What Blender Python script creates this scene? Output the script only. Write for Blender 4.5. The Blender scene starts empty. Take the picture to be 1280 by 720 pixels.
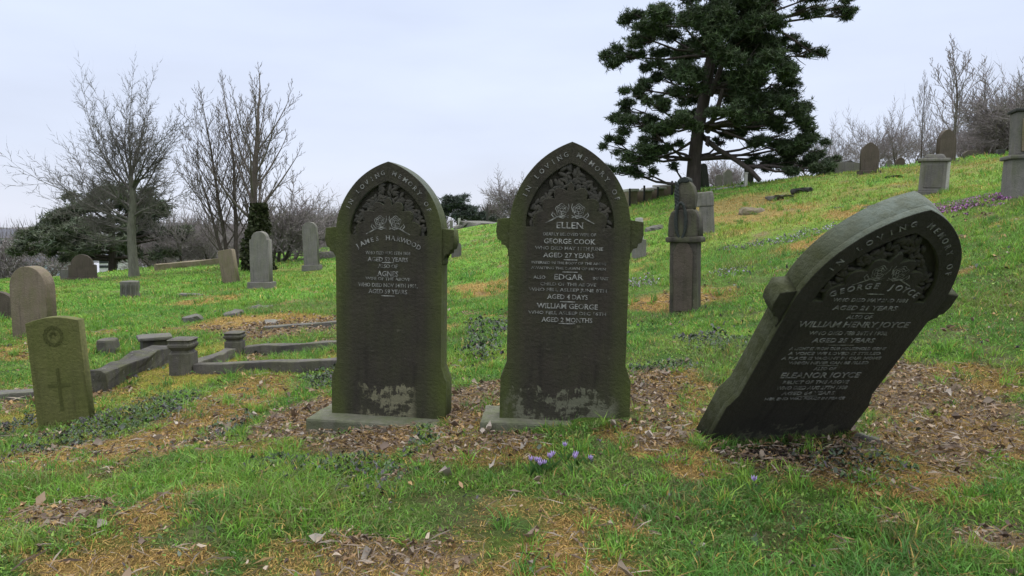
import bpy, bmesh, math, random
import numpy as np
from mathutils import Vector, Matrix, Euler
from math import radians as R, sin, cos, pi

# ------------------------------------------------------------------ camera, sky, sun, exposure
SC = bpy.context.scene
COL = SC.collection
F, PITCH, ZC = 914.0, R(4.7), 1.25
cam = bpy.data.cameras.new('camera'); co = bpy.data.objects.new('camera', cam); COL.objects.link(co)
co.location = (0, 0, ZC); co.rotation_euler = (pi/2 - PITCH, 0, 0)
cam.sensor_width = 36; cam.lens = 36*F/1280; cam.clip_end = 3000; cam.clip_start = .05
SC.camera = co
SUN_EL, SUN_AZ = R(52), R(28)
w = bpy.data.worlds.new('World'); SC.world = w; w.use_nodes = True
nt = w.node_tree; nt.nodes.clear(); N = nt.nodes.new; Lk = nt.links.new
out = N('ShaderNodeOutputWorld'); bg = N('ShaderNodeBackground'); Lk(bg.outputs[0], out.inputs[0])
sky = N('ShaderNodeTexSky'); sky.sky_type = 'NISHITA'; sky.sun_disc = False
sky.sun_elevation = SUN_EL; sky.sun_rotation = SUN_AZ
tc = N('ShaderNodeTexCoord'); sep = N('ShaderNodeSeparateXYZ'); Lk(tc.outputs['Generated'], sep.inputs[0])
ramp = N('ShaderNodeValToRGB'); cr = ramp.color_ramp          # overcast cloud cover: brighter towards the zenith
cr.elements[0].position = 0.0; cr.elements[0].color = (.69, .72, .82, 1)
e = cr.elements.new(.10); e.color = (.67, .73, .88, 1)
e = cr.elements.new(.30); e.color = (.645, .72, .90, 1)
e = cr.elements.new(.55); e.color = (.84, .90, 1.0, 1)
cr.elements[-1].position = 1.0; cr.elements[-1].color = (1, 1, 1, 1)
Lk(sep.outputs[2], ramp.inputs[0])
br = N('ShaderNodeMapRange'); br.inputs[1].default_value = .32; br.inputs[2].default_value = .9
br.inputs[3].default_value = 1.0; br.inputs[4].default_value = 2.9; Lk(sep.outputs[2], br.inputs[0])
mp = N('ShaderNodeMapping'); mp.inputs['Scale'].default_value = (1.6, 1.6, 6); Lk(tc.outputs['Generated'], mp.inputs[0])
nz = N('ShaderNodeTexNoise'); nz.inputs['Scale'].default_value = 1.5; nz.inputs['Detail'].default_value = 5; nz.inputs['Roughness'].default_value = .5
Lk(mp.outputs[0], nz.inputs[0])
nr = N('ShaderNodeMapRange'); nr.inputs[1].default_value = .3; nr.inputs[2].default_value = .7
nr.inputs[3].default_value = .92; nr.inputs[4].default_value = 1.06; Lk(nz.outputs[0], nr.inputs[0])
mu = N('ShaderNodeMath'); mu.operation = 'MULTIPLY'; Lk(br.outputs[0], mu.inputs[0]); Lk(nr.outputs[0], mu.inputs[1])
cm = N('ShaderNodeVectorMath'); cm.operation = 'SCALE'; Lk(ramp.outputs[0], cm.inputs[0]); Lk(mu.outputs[0], cm.inputs['Scale'])
sm = N('ShaderNodeVectorMath'); sm.operation = 'SCALE'; Lk(sky.outputs[0], sm.inputs[0]); sm.inputs['Scale'].default_value = .08
mx = N('ShaderNodeMix'); mx.data_type = 'RGBA'; mx.inputs[0].default_value = .93
Lk(sm.outputs[0], mx.inputs[6]); Lk(cm.outputs[0], mx.inputs[7]); Lk(mx.outputs[2], bg.inputs[0]); bg.inputs[1].default_value = 1.0
sl = bpy.data.lights.new('sun', 'SUN'); sl.energy = 1.1; sl.angle = R(20); sl.color = (1, .97, .92)
so = bpy.data.objects.new('sun', sl); COL.objects.link(so)
sd = Vector((sin(SUN_AZ)*cos(SUN_EL), cos(SUN_AZ)*cos(SUN_EL), sin(SUN_EL)))
so.rotation_euler = sd.to_track_quat('Z', 'Y').to_euler()
SC.view_settings.view_transform = 'Standard'; SC.view_settings.look = 'None'
SC.view_settings.exposure = 0.25; SC.view_settings.gamma = 1.0

rng = np.random.default_rng(7); random.seed(7)

# ------------------------------------------------------------------ helpers
def tag(o, label=None, cat=None, group=None, kind=None):
    if label: o['label'] = label
    if cat: o['category'] = cat
    if group: o['group'] = group
    if kind: o['kind'] = kind
    return o

def empty(name, loc, rot=(0, 0, 0), **k):
    o = bpy.data.objects.new(name, None); COL.objects.link(o); o.empty_display_size = .2
    o.location = loc; o.rotation_euler = rot; return tag(o, **k)

def link(name, me, mat, parent=None, smooth=False):
    o = bpy.data.objects.new(name, me); COL.objects.link(o)
    if mat and not me.materials: me.materials.append(mat)
    if parent: o.parent = parent
    if smooth: me.shade_smooth()
    return o

def copy_tree(o, parent=None):
    c = o.copy(); COL.objects.link(c)
    if parent: c.parent = parent
    for ch in list(o.children): copy_tree(ch, c)
    return c

def np_mesh(name, V, polys, col=None):
    """V (n,3); polys: list of (m,k) int arrays of equal-sided faces; col (n,3) point colours"""
    me = bpy.data.meshes.new(name)
    V = np.asarray(V, np.float32); me.vertices.add(len(V)); me.vertices.foreach_set('co', V.ravel())
    idx = np.concatenate([p.ravel() for p in polys]).astype(np.int32)
    tot = np.concatenate([np.full(len(p), p.shape[1]) for p in polys]).astype(np.int32)
    st = np.concatenate([[0], np.cumsum(tot)[:-1]]).astype(np.int32)
    me.loops.add(len(idx)); me.loops.foreach_set('vertex_index', idx)
    me.polygons.add(len(tot)); me.polygons.foreach_set('loop_start', st)
    me.update(calc_edges=True)
    if col is not None:
        a = me.color_attributes.new('tint', 'FLOAT_COLOR', 'POINT')
        a.data.foreach_set('color', np.concatenate([col, np.ones((len(col), 1))], 1).astype(np.float32).ravel())
    return me

def hash2(ix, iy, s):
    h = (ix.astype(np.int64)*374761393 + iy.astype(np.int64)*668265263 + s*2147483647) & 0xffffffff
    h = ((h ^ (h >> 13))*1274126177) & 0xffffffff
    return ((h ^ (h >> 16)) & 0xffffff)/float(0xffffff)

def vnoise(x, y, sc, s=0):
    x = np.asarray(x, float)/sc + 1000; y = np.asarray(y, float)/sc + 1000
    ix, iy = np.floor(x), np.floor(y); fx, fy = x-ix, y-iy
    fx = fx*fx*(3-2*fx); fy = fy*fy*(3-2*fy)
    a, b = hash2(ix, iy, s), hash2(ix+1, iy, s); c, d = hash2(ix, iy+1, s), hash2(ix+1, iy+1, s)
    return (a*(1-fx)+b*fx)*(1-fy)+(c*(1-fx)+d*fx)*fy

def fbm(x, y, sc, s=0, o=3):
    t = 0; a = 1; n = 0
    for i in range(o): t = t+a*vnoise(x, y, sc, s+i*17); n += a; a *= .55; sc *= .48
    return t/n

def ray(px, py, Y):
    """a point of the place seen at picture point (px,py) at forward distance Y metres"""
    u, v = (px-640)/F, (360-py)/F
    d = Vector((u, cos(PITCH)+v*sin(PITCH), -sin(PITCH)+v*cos(PITCH)))
    k = Y/d.y; return Vector((d.x*k, Y, ZC+d.z*k))

# ------------------------------------------------------------------ terrain heights
CP = [(0,720,2.55),(640,720,2.5),(1280,720,2.38),(487,530,4.7),(705,527,4.33),(965,552,3.9),(1120,552,3.9),(78,530,5.3),(230,468,7.2),
      (415,455,7.6),(293,443,8.6),(37,422,10),(160,373,17),(285,352,20),(325,360,17),(388,337,24),(165,345,24),(310,335,24),(0,350,22),
      (100,352,24),(395,312,40),(600,282,50),(600,400,10),(600,340,18),(600,300,33),(855,390,9.5),(1000,300,13),(885,292,16),(870,236,28),(1000,226,29),
      (1100,213,30),(1280,191,27),(1163,242,16),(1272,245,11),(1183,205,24),(1086,218,22),(1280,300,8.6),(1000,450,5.6),(790,255,27),(700,270,34),
      (1280,480,4.6),(1280,600,3.3),(0,600,3.7)]
pts = [tuple(ray(*c)) for c in CP]
pts += [(-60,30,-3),(-60,70,-8),(-110,130,-13),(-22,60,-2.6),(0,90,1.4),(0,200,-8),(15,60,2.9),(40,60,4.6),(80,60,7.5),(40,20,6),(20,10,3.2),
        (10,5,1.5),(0,-5,-.1),(-10,0,-1.1),(10,0,1.2),(-40,0,-4),(40,0,5.5),(0,-20,-.2),(-9,8,-.45),(-15,12,-.8),(60,130,4),(-60,200,-16),(60,200,0)]
A = np.array(pts); AX = A[:, :2]
def tk(r2): return np.where(r2 > 1e-9, .5*r2*np.log(r2+1e-12), 0)
_n = len(A); _K = tk(((AX[:, None]-AX[None])**2).sum(-1)); 
_w = np.diag(np.maximum(.02, np.linalg.norm(AX, axis=1)*.02)*1.0)
_Pm = np.concatenate([np.ones((_n, 1)), AX], 1)
_M = np.block([[_K+_w, _Pm], [_Pm.T, np.zeros((3, 3))]])
_S = np.linalg.solve(_M, np.concatenate([A[:, 2], [0, 0, 0]]))
def H(x, y, fine=True):
    x = np.asarray(x, float); y = np.asarray(y, float); sh = np.broadcast(x, y).shape
    xf, yf = np.broadcast_to(x, sh).ravel(), np.broadcast_to(y, sh).ravel(); z = np.empty(len(xf))
    for i in range(0, len(xf), 60000):
        a, b = xf[i:i+60000], yf[i:i+60000]
        z[i:i+60000] = tk((a[:, None]-AX[None, :, 0])**2+(b[:, None]-AX[None, :, 1])**2) @ _S[:_n] + _S[_n]+_S[_n+1]*a+_S[_n+2]*b
    if fine:
        z += (fbm(xf, yf, .9, 3)-.5)*.10 + (fbm(xf, yf, .22, 9, 2)-.5)*.035
        far = np.clip((np.hypot(xf, yf)-10)/20, 0, 1); z += far*(fbm(xf, yf, 4.0, 21)-.5)*.35
    return z.reshape(sh)
def h1(x, y, fine=False): return float(H(np.array([x]), np.array([y]), fine)[0])
def gp(px, py, Y):
    """ground point under picture column px at distance Y"""
    p = ray(px, py, Y); return Vector((p.x, p.y, h1(p.x, p.y)))
_ys = 1.5*(1.012**np.arange(330))
def hit(px, py):
    a = ray(px, py, 1.0); d = a-Vector((0, 0, ZC))
    z = ZC+d.z*_ys; g = H(d.x*_ys, _ys, False); k = np.argmax(z < g)
    return (d.x*_ys[k], _ys[k]) if (z < g).any() else (d.x*40, 40.)

# ------------------------------------------------------------------ patches of dead grass, litter and moss
PATCH = [('litter',590,515,34,38),('litter',450,552,75,22),('litter',365,530,45,28),('litter',822,505,38,34),('litter',610,556,70,12),('litter',840,545,55,18),
 ('litter',1150,500,95,55),('soil',1000,575,85,22),('soil',980,558,110,12),('litter',510,672,70,24),('litter',90,648,60,24),('litter',1225,695,60,25),('litter',25,502,45,14),
 ('litter',1070,662,30,10),('litter',1170,560,110,30),('litter',215,560,16,30),('litter',340,415,90,9),('litter',420,405,60,10),
 ('straw',560,705,130,26),('straw',690,678,60,34),('straw',770,705,70,26),('straw',850,378,62,13),('straw',860,500,45,34),('straw',850,555,70,16),
 ('straw',1110,600,110,22),('straw',1240,560,60,40),('straw',270,515,55,45),('straw',120,565,120,20),('straw',150,700,140,22),('straw',330,405,100,9),
 ('straw',600,362,40,8),('straw',950,268,70,9),('straw',1100,262,60,8),('straw',385,520,36,24),('straw',1230,470,50,14),('straw',600,520,40,30),
 ('straw',920,256,70,10),('straw',40,440,70,9),('straw',460,548,60,14),('straw',1150,620,60,10),('straw',220,640,50,20),('straw',255,378,35,5),('straw',1030,300,60,8),
 ('straw',900,590,50,12),
 ('moss',235,455,80,24),('moss',190,490,45,34),('moss',350,457,70,7),('moss',60,520,70,14),('moss',300,500,50,20),('moss',880,262,40,8),
 ('purple',1215,257,72,8),('purple',1262,247,34,6),('blue',975,302,75,5),('blue',905,345,28,6),('blue',800,355,26,7),('weed',605,408,30,6),('weed',600,435,32,20),('weed',420,470,24,22),('weed',470,585,70,20),
 ('weed',250,545,30,18),('weed',100,545,60,16),('weed',820,465,44,12),('weed',890,430,25,14),('weed',1060,590,50,18),('weed',350,600,50,14),('weed',545,548,26,8),('weed',180,520,50,20),('weed',30,530,30,14)]
_PW = []
for kind, px, py, rx, ry in PATCH:
    c = hit(px, py); n_ = hit(px, py+ry); f_ = hit(px, py-ry)
    cy = (n_[1]+f_[1])/2; _PW.append((kind, c[0], cy, rx*c[1]/F, max(.12, min((f_[1]-n_[1])/2, 6))))
def masks(x, y):
    m = {k: np.zeros(np.shape(x)) for k in ('litter', 'straw', 'moss', 'soil', 'purple', 'blue', 'weed')}
    wx = x+(fbm(x, y, .5, 31)-.5)*.55; wy = y+(fbm(x, y, .5, 47)-.5)*.8
    for kind, cx, cy, rx, ry in _PW:
        d = np.sqrt(((wx-cx)/rx)**2+((wy-cy)/ry)**2)
        m[kind] = np.maximum(m[kind], np.clip((1.25-d)/.5, 0, 1))
    r = np.hypot(x, y)
    n = fbm(x, y, .8, 61); m['straw'] = np.maximum(m['straw'], np.clip((n-.66)*7, 0, 1)*.75)
    n = fbm(x, y, .6, 77); m['litter'] = np.maximum(m['litter'], np.clip((n-.70)*9, 0, .8))
    n = fbm(x, y, 4, 91); right = np.clip((x-2)/6, 0, 1)*np.clip((r-9)/8, 0, 1)
    m['straw'] = np.maximum(m['straw'], right*np.clip((n-.50)*3.2, 0, .22))
    n = fbm(x, y, 3, 97); m['moss'] = np.maximum(m['moss'], np.clip((r-12)/8, 0, 1)*np.clip((n-.50)*4, 0, .8)*np.clip(.25+(x-1)/5, .25, 1))
    return m

GREEN = np.array([.135, .275, .036]); DGREEN = np.array([.070, .180, .034]); YGREEN = np.array([.24, .33, .055])
STRAW = np.array([.41, .25, .085]); MOSS = np.array([.27, .255, .04]); LIT = np.array([.165, .12, .078]); SOIL = np.array([.036, .027, .024])
def mixc(a, b, t): t = np.asarray(t)[..., None]; return a*(1-t)+b*t
def ground_col(x, y, m):
    c = mixc(GREEN*.36, DGREEN*.45, fbm(x, y, .7, 5)); c = mixc(c, YGREEN*.35, np.clip((fbm(x, y, 1.3, 8)-.5)*2, 0, .7)); c = mixc(c, LIT*.6, np.clip((fbm(x, y, .25, 18)-.45)*3, 0, .6))  # near turf base darkened: shade between blades put into the ground colour
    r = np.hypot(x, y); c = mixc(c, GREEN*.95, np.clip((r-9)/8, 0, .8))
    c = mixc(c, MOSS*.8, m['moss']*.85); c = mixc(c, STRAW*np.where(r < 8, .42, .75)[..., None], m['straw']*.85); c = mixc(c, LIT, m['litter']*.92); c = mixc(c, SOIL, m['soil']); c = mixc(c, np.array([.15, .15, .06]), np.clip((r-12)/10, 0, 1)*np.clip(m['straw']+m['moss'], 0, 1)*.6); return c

def axis(a, b, n, k):
    t = np.linspace(-1, 1, n); s = np.sinh(k*t)/np.sinh(k); return np.where(s < 0, -s*a, s*b)
def make_ground():
    xs = axis(-170, 170, 560, 5.2)
    t = np.linspace(0, 1, 620); ys = 1.6 + (np.sinh(5.4*t)/np.sinh(5.4))*300
    ys = np.concatenate([np.linspace(-30, 1.5, 60), ys])
    X, Y = np.meshgrid(xs, ys); Z = H(X, Y); nx, ny = len(xs), len(ys)
    V = np.stack([X.ravel(), Y.ravel(), Z.ravel()], 1)
    i = np.arange((ny-1)*(nx-1)); r, c = i//(nx-1), i % (nx-1); a = r*nx+c
    q = np.stack([a, a+1, a+nx+1, a+nx], 1)
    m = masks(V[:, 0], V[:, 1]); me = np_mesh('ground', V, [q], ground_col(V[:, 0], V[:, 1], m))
    return link('ground', me, M_GROUND, smooth=True)

# ------------------------------------------------------------------ materials
def newmat(name):
    m = bpy.data.materials.new(name); m.use_nodes = True; t = m.node_tree; p = t.nodes['Principled BSDF']
    p.inputs['Roughness'].default_value = .9; p.inputs['Specular IOR Level'].default_value = .25
    return m, t, p
def noise(t, vec, scale, detail=4, rough=.6, sc=None):
    n = t.nodes.new('ShaderNodeTexNoise'); n.inputs['Scale'].default_value = scale; n.inputs['Detail'].default_value = detail; n.inputs['Roughness'].default_value = rough
    if sc:
        k = t.nodes.new('ShaderNodeMapping'); k.inputs['Scale'].default_value = sc; t.links.new(vec, k.inputs[0]); vec = k.outputs[0]
    t.links.new(vec, n.inputs[0]); return n.outputs[0]
def mrange(t, v, a, b, c=0, d=1):
    n = t.nodes.new('ShaderNodeMapRange'); n.inputs[1].default_value = a; n.inputs[2].default_value = b; n.inputs[3].default_value = c; n.inputs[4].default_value = d
    t.links.new(v, n.inputs[0]); return n.outputs[0]
def math_(t, op, a, b=None):
    n = t.nodes.new('ShaderNodeMath'); n.operation = op
    for i, v in enumerate((a, b)):
        if v is None: continue
        if isinstance(v, (int, float)): n.inputs[i].default_value = v
        else: t.links.new(v, n.inputs[i])
    return n.outputs[0]
def mixn(t, fac, a, b, mode='MIX'):
    n = t.nodes.new('ShaderNodeMix'); n.data_type = 'RGBA'; n.blend_type = mode
    for i, v in ((0, fac), (6, a), (7, b)):
        if isinstance(v, (int, float)): n.inputs[i].default_value = v
        elif isinstance(v, tuple): n.inputs[i].default_value = (*v, 1)
        else: t.links.new(v, n.inputs[i])
    return n.outputs[2]
def bump(t, p, hgt, dist, strength=1):
    b = t.nodes.new('ShaderNodeBump'); b.inputs['Distance'].default_value = dist; b.inputs['Strength'].default_value = strength
    t.links.new(hgt, b.inputs['Height']); t.links.new(b.outputs[0], p.inputs['Normal'])
def stone_mat(name, base, var, algae=(.06, .085, .018), alg=.5, edge=None, lichen=(.30, .29, .22), lich=.0, side=.0, low=None, scale=1.0):
    """base/var: two tones of the stone; edge: half width where green algae streaks start; low: (z, colour) pale flaking band near the foot"""
    m, t, p = newmat(name); T = t.nodes.new('ShaderNodeTexCoord'); v = T.outputs['Object']
    c = mixn(t, mrange(t, noise(t, v, 3.0*scale, 6), .35, .65), base, var)
    c = mixn(t, mrange(t, noise(t, v, 40*scale, 3), .3, .7, 0, .35), c, tuple(x*1.7 for x in base))
    c = mixn(t, mrange(t, noise(t, v, 6, 5, .6, (3, 3, .35)), .5, .72, 0, .55), c, tuple(x*.5 for x in base))
    s = t.nodes.new('ShaderNodeSeparateXYZ'); t.links.new(v, s.inputs[0])
    a = mrange(t, noise(t, v, 5, 5, .6, (1.5, 1.5, .4)), .42, .68, 0, alg)
    if edge:
        e_ = mrange(t, math_(t, 'ABSOLUTE', s.outputs[0]), edge*.66, edge*.99, 0, 1)
        a = math_(t, 'ADD', math_(t, 'MULTIPLY', a, .45), math_(t, 'MULTIPLY', e_, mrange(t, noise(t, v, 3, 5, .6, (1, 1, .5)), .3, .65, .15, .85)))
    a = math_(t, 'MINIMUM', a, 1.0); c = mixn(t, a, c, algae)
    if side:
        g = t.nodes.new('ShaderNodeSeparateXYZ'); t.links.new(T.outputs['Normal'], g.inputs[0])
        k = mrange(t, math_(t, 'ABSOLUTE', g.outputs[1]), .4, .8, side, 0)
        c2 = mixn(t, mrange(t, s.outputs[2], 1.25, 1.5), tuple(x*.85 for x in algae), (.13, .15, .125))
        c2 = mixn(t, mrange(t, noise(t, v, 14, 6, .7), .42, .6, 0, .6), c2, (.075, .08, .05))
        c = mixn(t, k, c, c2)
    if lich:
        c = mixn(t, mrange(t, noise(t, v, 22, 6, .7), .62, .68, 0, lich), c, lichen)
    if low:
        z, lc, x0, x1 = low
        zz = math_(t, 'ADD', s.outputs[2], mrange(t, noise(t, v, 9, 6, .65, (1.6, 1, .9)), .3, .7, -.09, .09))
        k = math_(t, 'MULTIPLY', mrange(t, zz, z+.012, z, 0, 1), mrange(t, noise(t, v, 5, 8, .72), .465, .505, .05, .9))
        k = math_(t, 'MULTIPLY', k, math_(t, 'MULTIPLY', mrange(t, s.outputs[0], x0, x0+.08), mrange(t, s.outputs[0], x1, x1-.05)))
        c = mixn(t, k, c, lc)
    t.links.new(c, p.inputs['Base Color'])
    hh = math_(t, 'ADD', noise(t, v, 45*scale, 6, .7), math_(t, 'MULTIPLY', noise(t, v, 7, 4), 1.2))
    bump(t, p, hh, .012); return m
def tint_mat(name, trans=.25, rough=.6, spec=.2, noise_scale=None, bumpd=0):
    m, t, p = newmat(name); a = t.nodes.new('ShaderNodeVertexColor'); a.layer_name = 'tint'; c = a.outputs[0]
    p.inputs['Roughness'].default_value = rough; p.inputs['Specular IOR Level'].default_value = spec
    if noise_scale:
        T = t.nodes.new('ShaderNodeTexCoord'); v = T.outputs['Object']
        k = math_(t, 'MULTIPLY', mrange(t, noise(t, v, noise_scale, 8, .72), .25, .75, .55, 1.5), mrange(t, noise(t, v, noise_scale*7, 4, .6), .3, .7, .65, 1.35))
        vm = t.nodes.new('ShaderNodeVectorMath'); vm.operation = 'SCALE'; t.links.new(c, vm.inputs[0]); t.links.new(k, vm.inputs['Scale']); c = vm.outputs[0]
        if bumpd: bump(t, p, math_(t, 'ADD', noise(t, v, noise_scale*3, 8, .75), noise(t, v, noise_scale*14, 3, .7)), bumpd)
    t.links.new(c, p.inputs['Base Color'])
    if trans:
        tr = t.nodes.new('ShaderNodeBsdfTranslucent'); t.links.new(c, tr.inputs[0]); ms = t.nodes.new('ShaderNodeMixShader'); ms.inputs[0].default_value = trans
        o = t.nodes['Material Output']; t.links.new(p.outputs[0], ms.inputs[1]); t.links.new(tr.outputs[0], ms.inputs[2]); t.links.new(ms.outputs[0], o.inputs[0])
    return m
def bark_mat(name, a, b, sc=8):
    m, t, p = newmat(name); T = t.nodes.new('ShaderNodeTexCoord'); v = T.outputs['Object']
    n = noise(t, v, sc, 6, .7, (2, 2, .5)); t.links.new(mixn(t, mrange(t, n, .35, .65), a, b), p.inputs['Base Color']); bump(t, p, n, .05); return m
def plain_mat(name, a, b, sc=5, rough=.8, bd=.01):
    m, t, p = newmat(name); T = t.nodes.new('ShaderNodeTexCoord'); v = T.outputs['Object']; n = noise(t, v, sc, 6, .65)
    t.links.new(mixn(t, mrange(t, n, .35, .65), a, b), p.inputs['Base Color']); p.inputs['Roughness'].default_value = rough; bump(t, p, n, bd); return m

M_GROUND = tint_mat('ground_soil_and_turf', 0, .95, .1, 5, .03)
M_BLADE = tint_mat('grass_blade', .35, .5, .25)
M_DRY = tint_mat('dry_stalk', .2, .8, .1)
M_LEAF = tint_mat('dead_leaf', .15, .7, .2)
M_NEEDLE = tint_mat('needle_foliage', .12, .6, .2)
M_DARKST = stone_mat('sooty_sandstone', (.026, .0235, .0175), (.038, .031, .023), algae=(.066, .085, .018), alg=.38, edge=.37, side=.7, lich=.12, low=(.15, (.125, .125, .085), -.38, .33))
M_DARKST_L = stone_mat('sooty_sandstone_flaking', (.027, .0245, .018), (.038, .032, .024), algae=(.070, .088, .018), alg=.38, edge=.36, side=.7, lich=.1, low=(.17, (.17, .16, .10), -.22, .20))
M_DARKST_R = stone_mat('sooty_sandstone_leaning', (.034, .031, .026), (.046, .041, .033), algae=(.050, .055, .022), alg=.25, edge=.55, side=1.0, lich=.05, low=(.07, (.12, .115, .08), -.30, .34))
M_CARVE = plain_mat('carved_relief_stone', (.030, .029, .024), (.05, .045, .034), 20)
M_PLINTH = stone_mat('mossy_plinth_stone', (.095, .095, .068), (.14, .135, .10), algae=(.09, .11, .04), alg=.7, lich=.25)
M_LETTER = plain_mat('worn_lead_lettering', (.38, .38, .355), (.085, .08, .07), 30)
M_LETTER2 = plain_mat('faint_worn_lettering', (.30, .30, .275), (.045, .042, .036), 34)
M_LETTER3 = plain_mat('half_worn_lettering', (.32, .32, .30), (.06, .055, .05), 26)
M_CWGC = stone_mat('algae_green_portland_stone', (.105, .105, .034), (.075, .078, .028), algae=(.085, .095, .024), alg=.9, lich=.35, lichen=(.15, .15, .06))
M_CWGC_D = plain_mat('darker_carving_tone', (.055, .058, .016), (.07, .075, .02), 20)  # badge and cross in a darker green than the slab
M_BROWN = stone_mat('brown_sandstone', (.125, .098, .068), (.17, .135, .10), algae=(.11, .12, .04), alg=.5, lich=.15)
M_BROWND = stone_mat('dark_brown_sandstone', (.060, .048, .038), (.092, .073, .056), algae=(.06, .06, .03), alg=.3, lich=.1)
M_GREY = stone_mat('grey_sandstone', (.115, .108, .098), (.17, .158, .142), algae=(.14, .15, .08), alg=.35, lich=.2)
M_GREYD = stone_mat('dark_grey_sandstone', (.085, .08, .074), (.13, .12, .105), algae=(.09, .10, .04), alg=.4, lich=.3)
M_BLACKST = stone_mat('blackened_stone', (.03, .03, .028), (.045, .042, .038), algae=(.03, .04, .02), alg=.3)
M_PALE = stone_mat('pale_stone', (.36, .35, .32), (.28, .27, .24), algae=(.2, .2, .12), alg=.3)
M_KERB = stone_mat('lichened_kerb_stone', (.062, .056, .050), (.115, .104, .093), algae=(.12, .13, .05), alg=.35, lich=.5, scale=2)
M_KERBD = stone_mat('rough_black_kerb_stone', (.035, .032, .030), (.085, .078, .070), algae=(.08, .085, .03), alg=.6, lich=.8, lichen=(.24, .23, .21), scale=2.5)
M_MON = stone_mat('streaked_monument_stone', (.036, .032, .026), (.085, .074, .060), algae=(.10, .11, .05), alg=.5, lich=.2)
M_WREATH = plain_mat('dark_bronze_green_wreath', (.018, .022, .02), (.035, .04, .035), 30)
M_BARK_G = bark_mat('grey_green_bark', (.16, .155, .12), (.095, .09, .07))
M_BARK_D = bark_mat('dark_brown_bark', (.060, .048, .040), (.095, .078, .064))
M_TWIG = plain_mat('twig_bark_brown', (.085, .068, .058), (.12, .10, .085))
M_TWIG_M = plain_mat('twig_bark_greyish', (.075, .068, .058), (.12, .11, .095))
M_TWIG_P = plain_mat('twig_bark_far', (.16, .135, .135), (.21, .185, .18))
M_PINEBARK = bark_mat('pine_bark', (.042, .034, .030), (.075, .060, .052), 4)

# ------------------------------------------------------------------ shape helpers
def spl_mesh(name, loops, depth, bev=.004, res=1, y0=0.0):
    """extrude closed 2D outlines (x,z) with holes from y=y0 back to y0+depth, softly bevelled"""
    cu = bpy.data.curves.new(name, 'CURVE'); cu.dimensions = '2D'; cu.fill_mode = 'BOTH'
    cu.extrude = depth/2-bev; cu.bevel_depth = bev; cu.bevel_resolution = res; cu.offset = -bev
    for L in loops:
        s = cu.splines.new('POLY'); s.points.add(len(L)-1); s.use_cyclic_u = True
        for i, (x, z) in enumerate(L): s.points[i].co = (x, z, 0, 1)
    o = bpy.data.objects.new(name, cu); COL.objects.link(o); dg = bpy.context.evaluated_depsgraph_get(); dg.update()
    me = bpy.data.meshes.new_from_object(o.evaluated_get(dg)); bpy.data.objects.remove(o); bpy.data.curves.remove(cu)
    me.transform(Matrix.Translation((0, y0+depth/2, 0)) @ Matrix.Rotation(pi/2, 4, 'X'))
    me.materials.clear(); me.name = name; return me

def bm_box(bm, x0, x1, y0, y1, z0, z1, bev=0, taper=0):
    vs = [bm.verts.new(((x0+x1)/2+(x-(x0+x1)/2)*(1-taper*(z == z1)), (y0+y1)/2+(y-(y0+y1)/2)*(1-taper*(z == z1)), z)) for z in (z0, z1) for x, y in ((x0, y0), (x1, y0), (x1, y1), (x0, y1))]
    fs = [bm.faces.new([vs[i] for i in f]) for f in ((3, 2, 1, 0), (4, 5, 6, 7), (0, 1, 5, 4), (1, 2, 6, 5), (2, 3, 7, 6), (3, 0, 4, 7))]
    if bev: bmesh.ops.bevel(bm, geom=list({e for f in fs for e in f.edges}), offset=bev, segments=2, affect='EDGES', profile=.6)
def bm_mesh(bm, name):
    me = bpy.data.meshes.new(name); bm.to_mesh(me); bm.free(); return me
def box_mesh(name, *a, **k):
    bm = bmesh.new(); bm_box(bm, *a, **k); return bm_mesh(bm, name)
def rough(me, amp, sc=.12, cuts=0, seed=0):
    bm = bmesh.new(); bm.from_mesh(me)
    if cuts: bmesh.ops.subdivide_edges(bm, edges=[e for e in bm.edges if e.calc_length() > .06], cuts=cuts, use_grid_fill=True)
    bm.to_mesh(me); bm.free(); n = len(me.vertices); v = np.empty(n*3, np.float32); me.vertices.foreach_get('co', v); v = v.reshape(-1, 3)
    d = np.stack([vnoise(v[:, 0]+v[:, 2]*.7, v[:, 1]-v[:, 2]*.6, sc, seed+k)-.5 for k in (1, 2, 3)], 1)*2*amp
    me.vertices.foreach_set('co', (v+d).astype(np.float32).ravel()); me.update(); return me

def gothic(a, h, n=14, z0=0, e=0):
    """pointed arch from (-a,z0) over the apex (0,z0+h) to (a,z0)"""
    Rr = (a*a+h*h)/(2*a); c = a-Rr; th = math.asin(h/Rr) if h < Rr else pi/2
    th = math.atan2(h, -c) if True else th
    r_ = [(c+Rr*cos(th*i/n), z0+Rr*sin(th*i/n)) for i in range(n+1)]
    return [(-x, z) for x, z in r_[:-1]] + r_[::-1]
def roundtop(a, h, n=12, z0=0): return [(-a*cos(pi*i/n), z0+h*sin(pi*i/n)) for i in range(n+1)]

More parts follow.
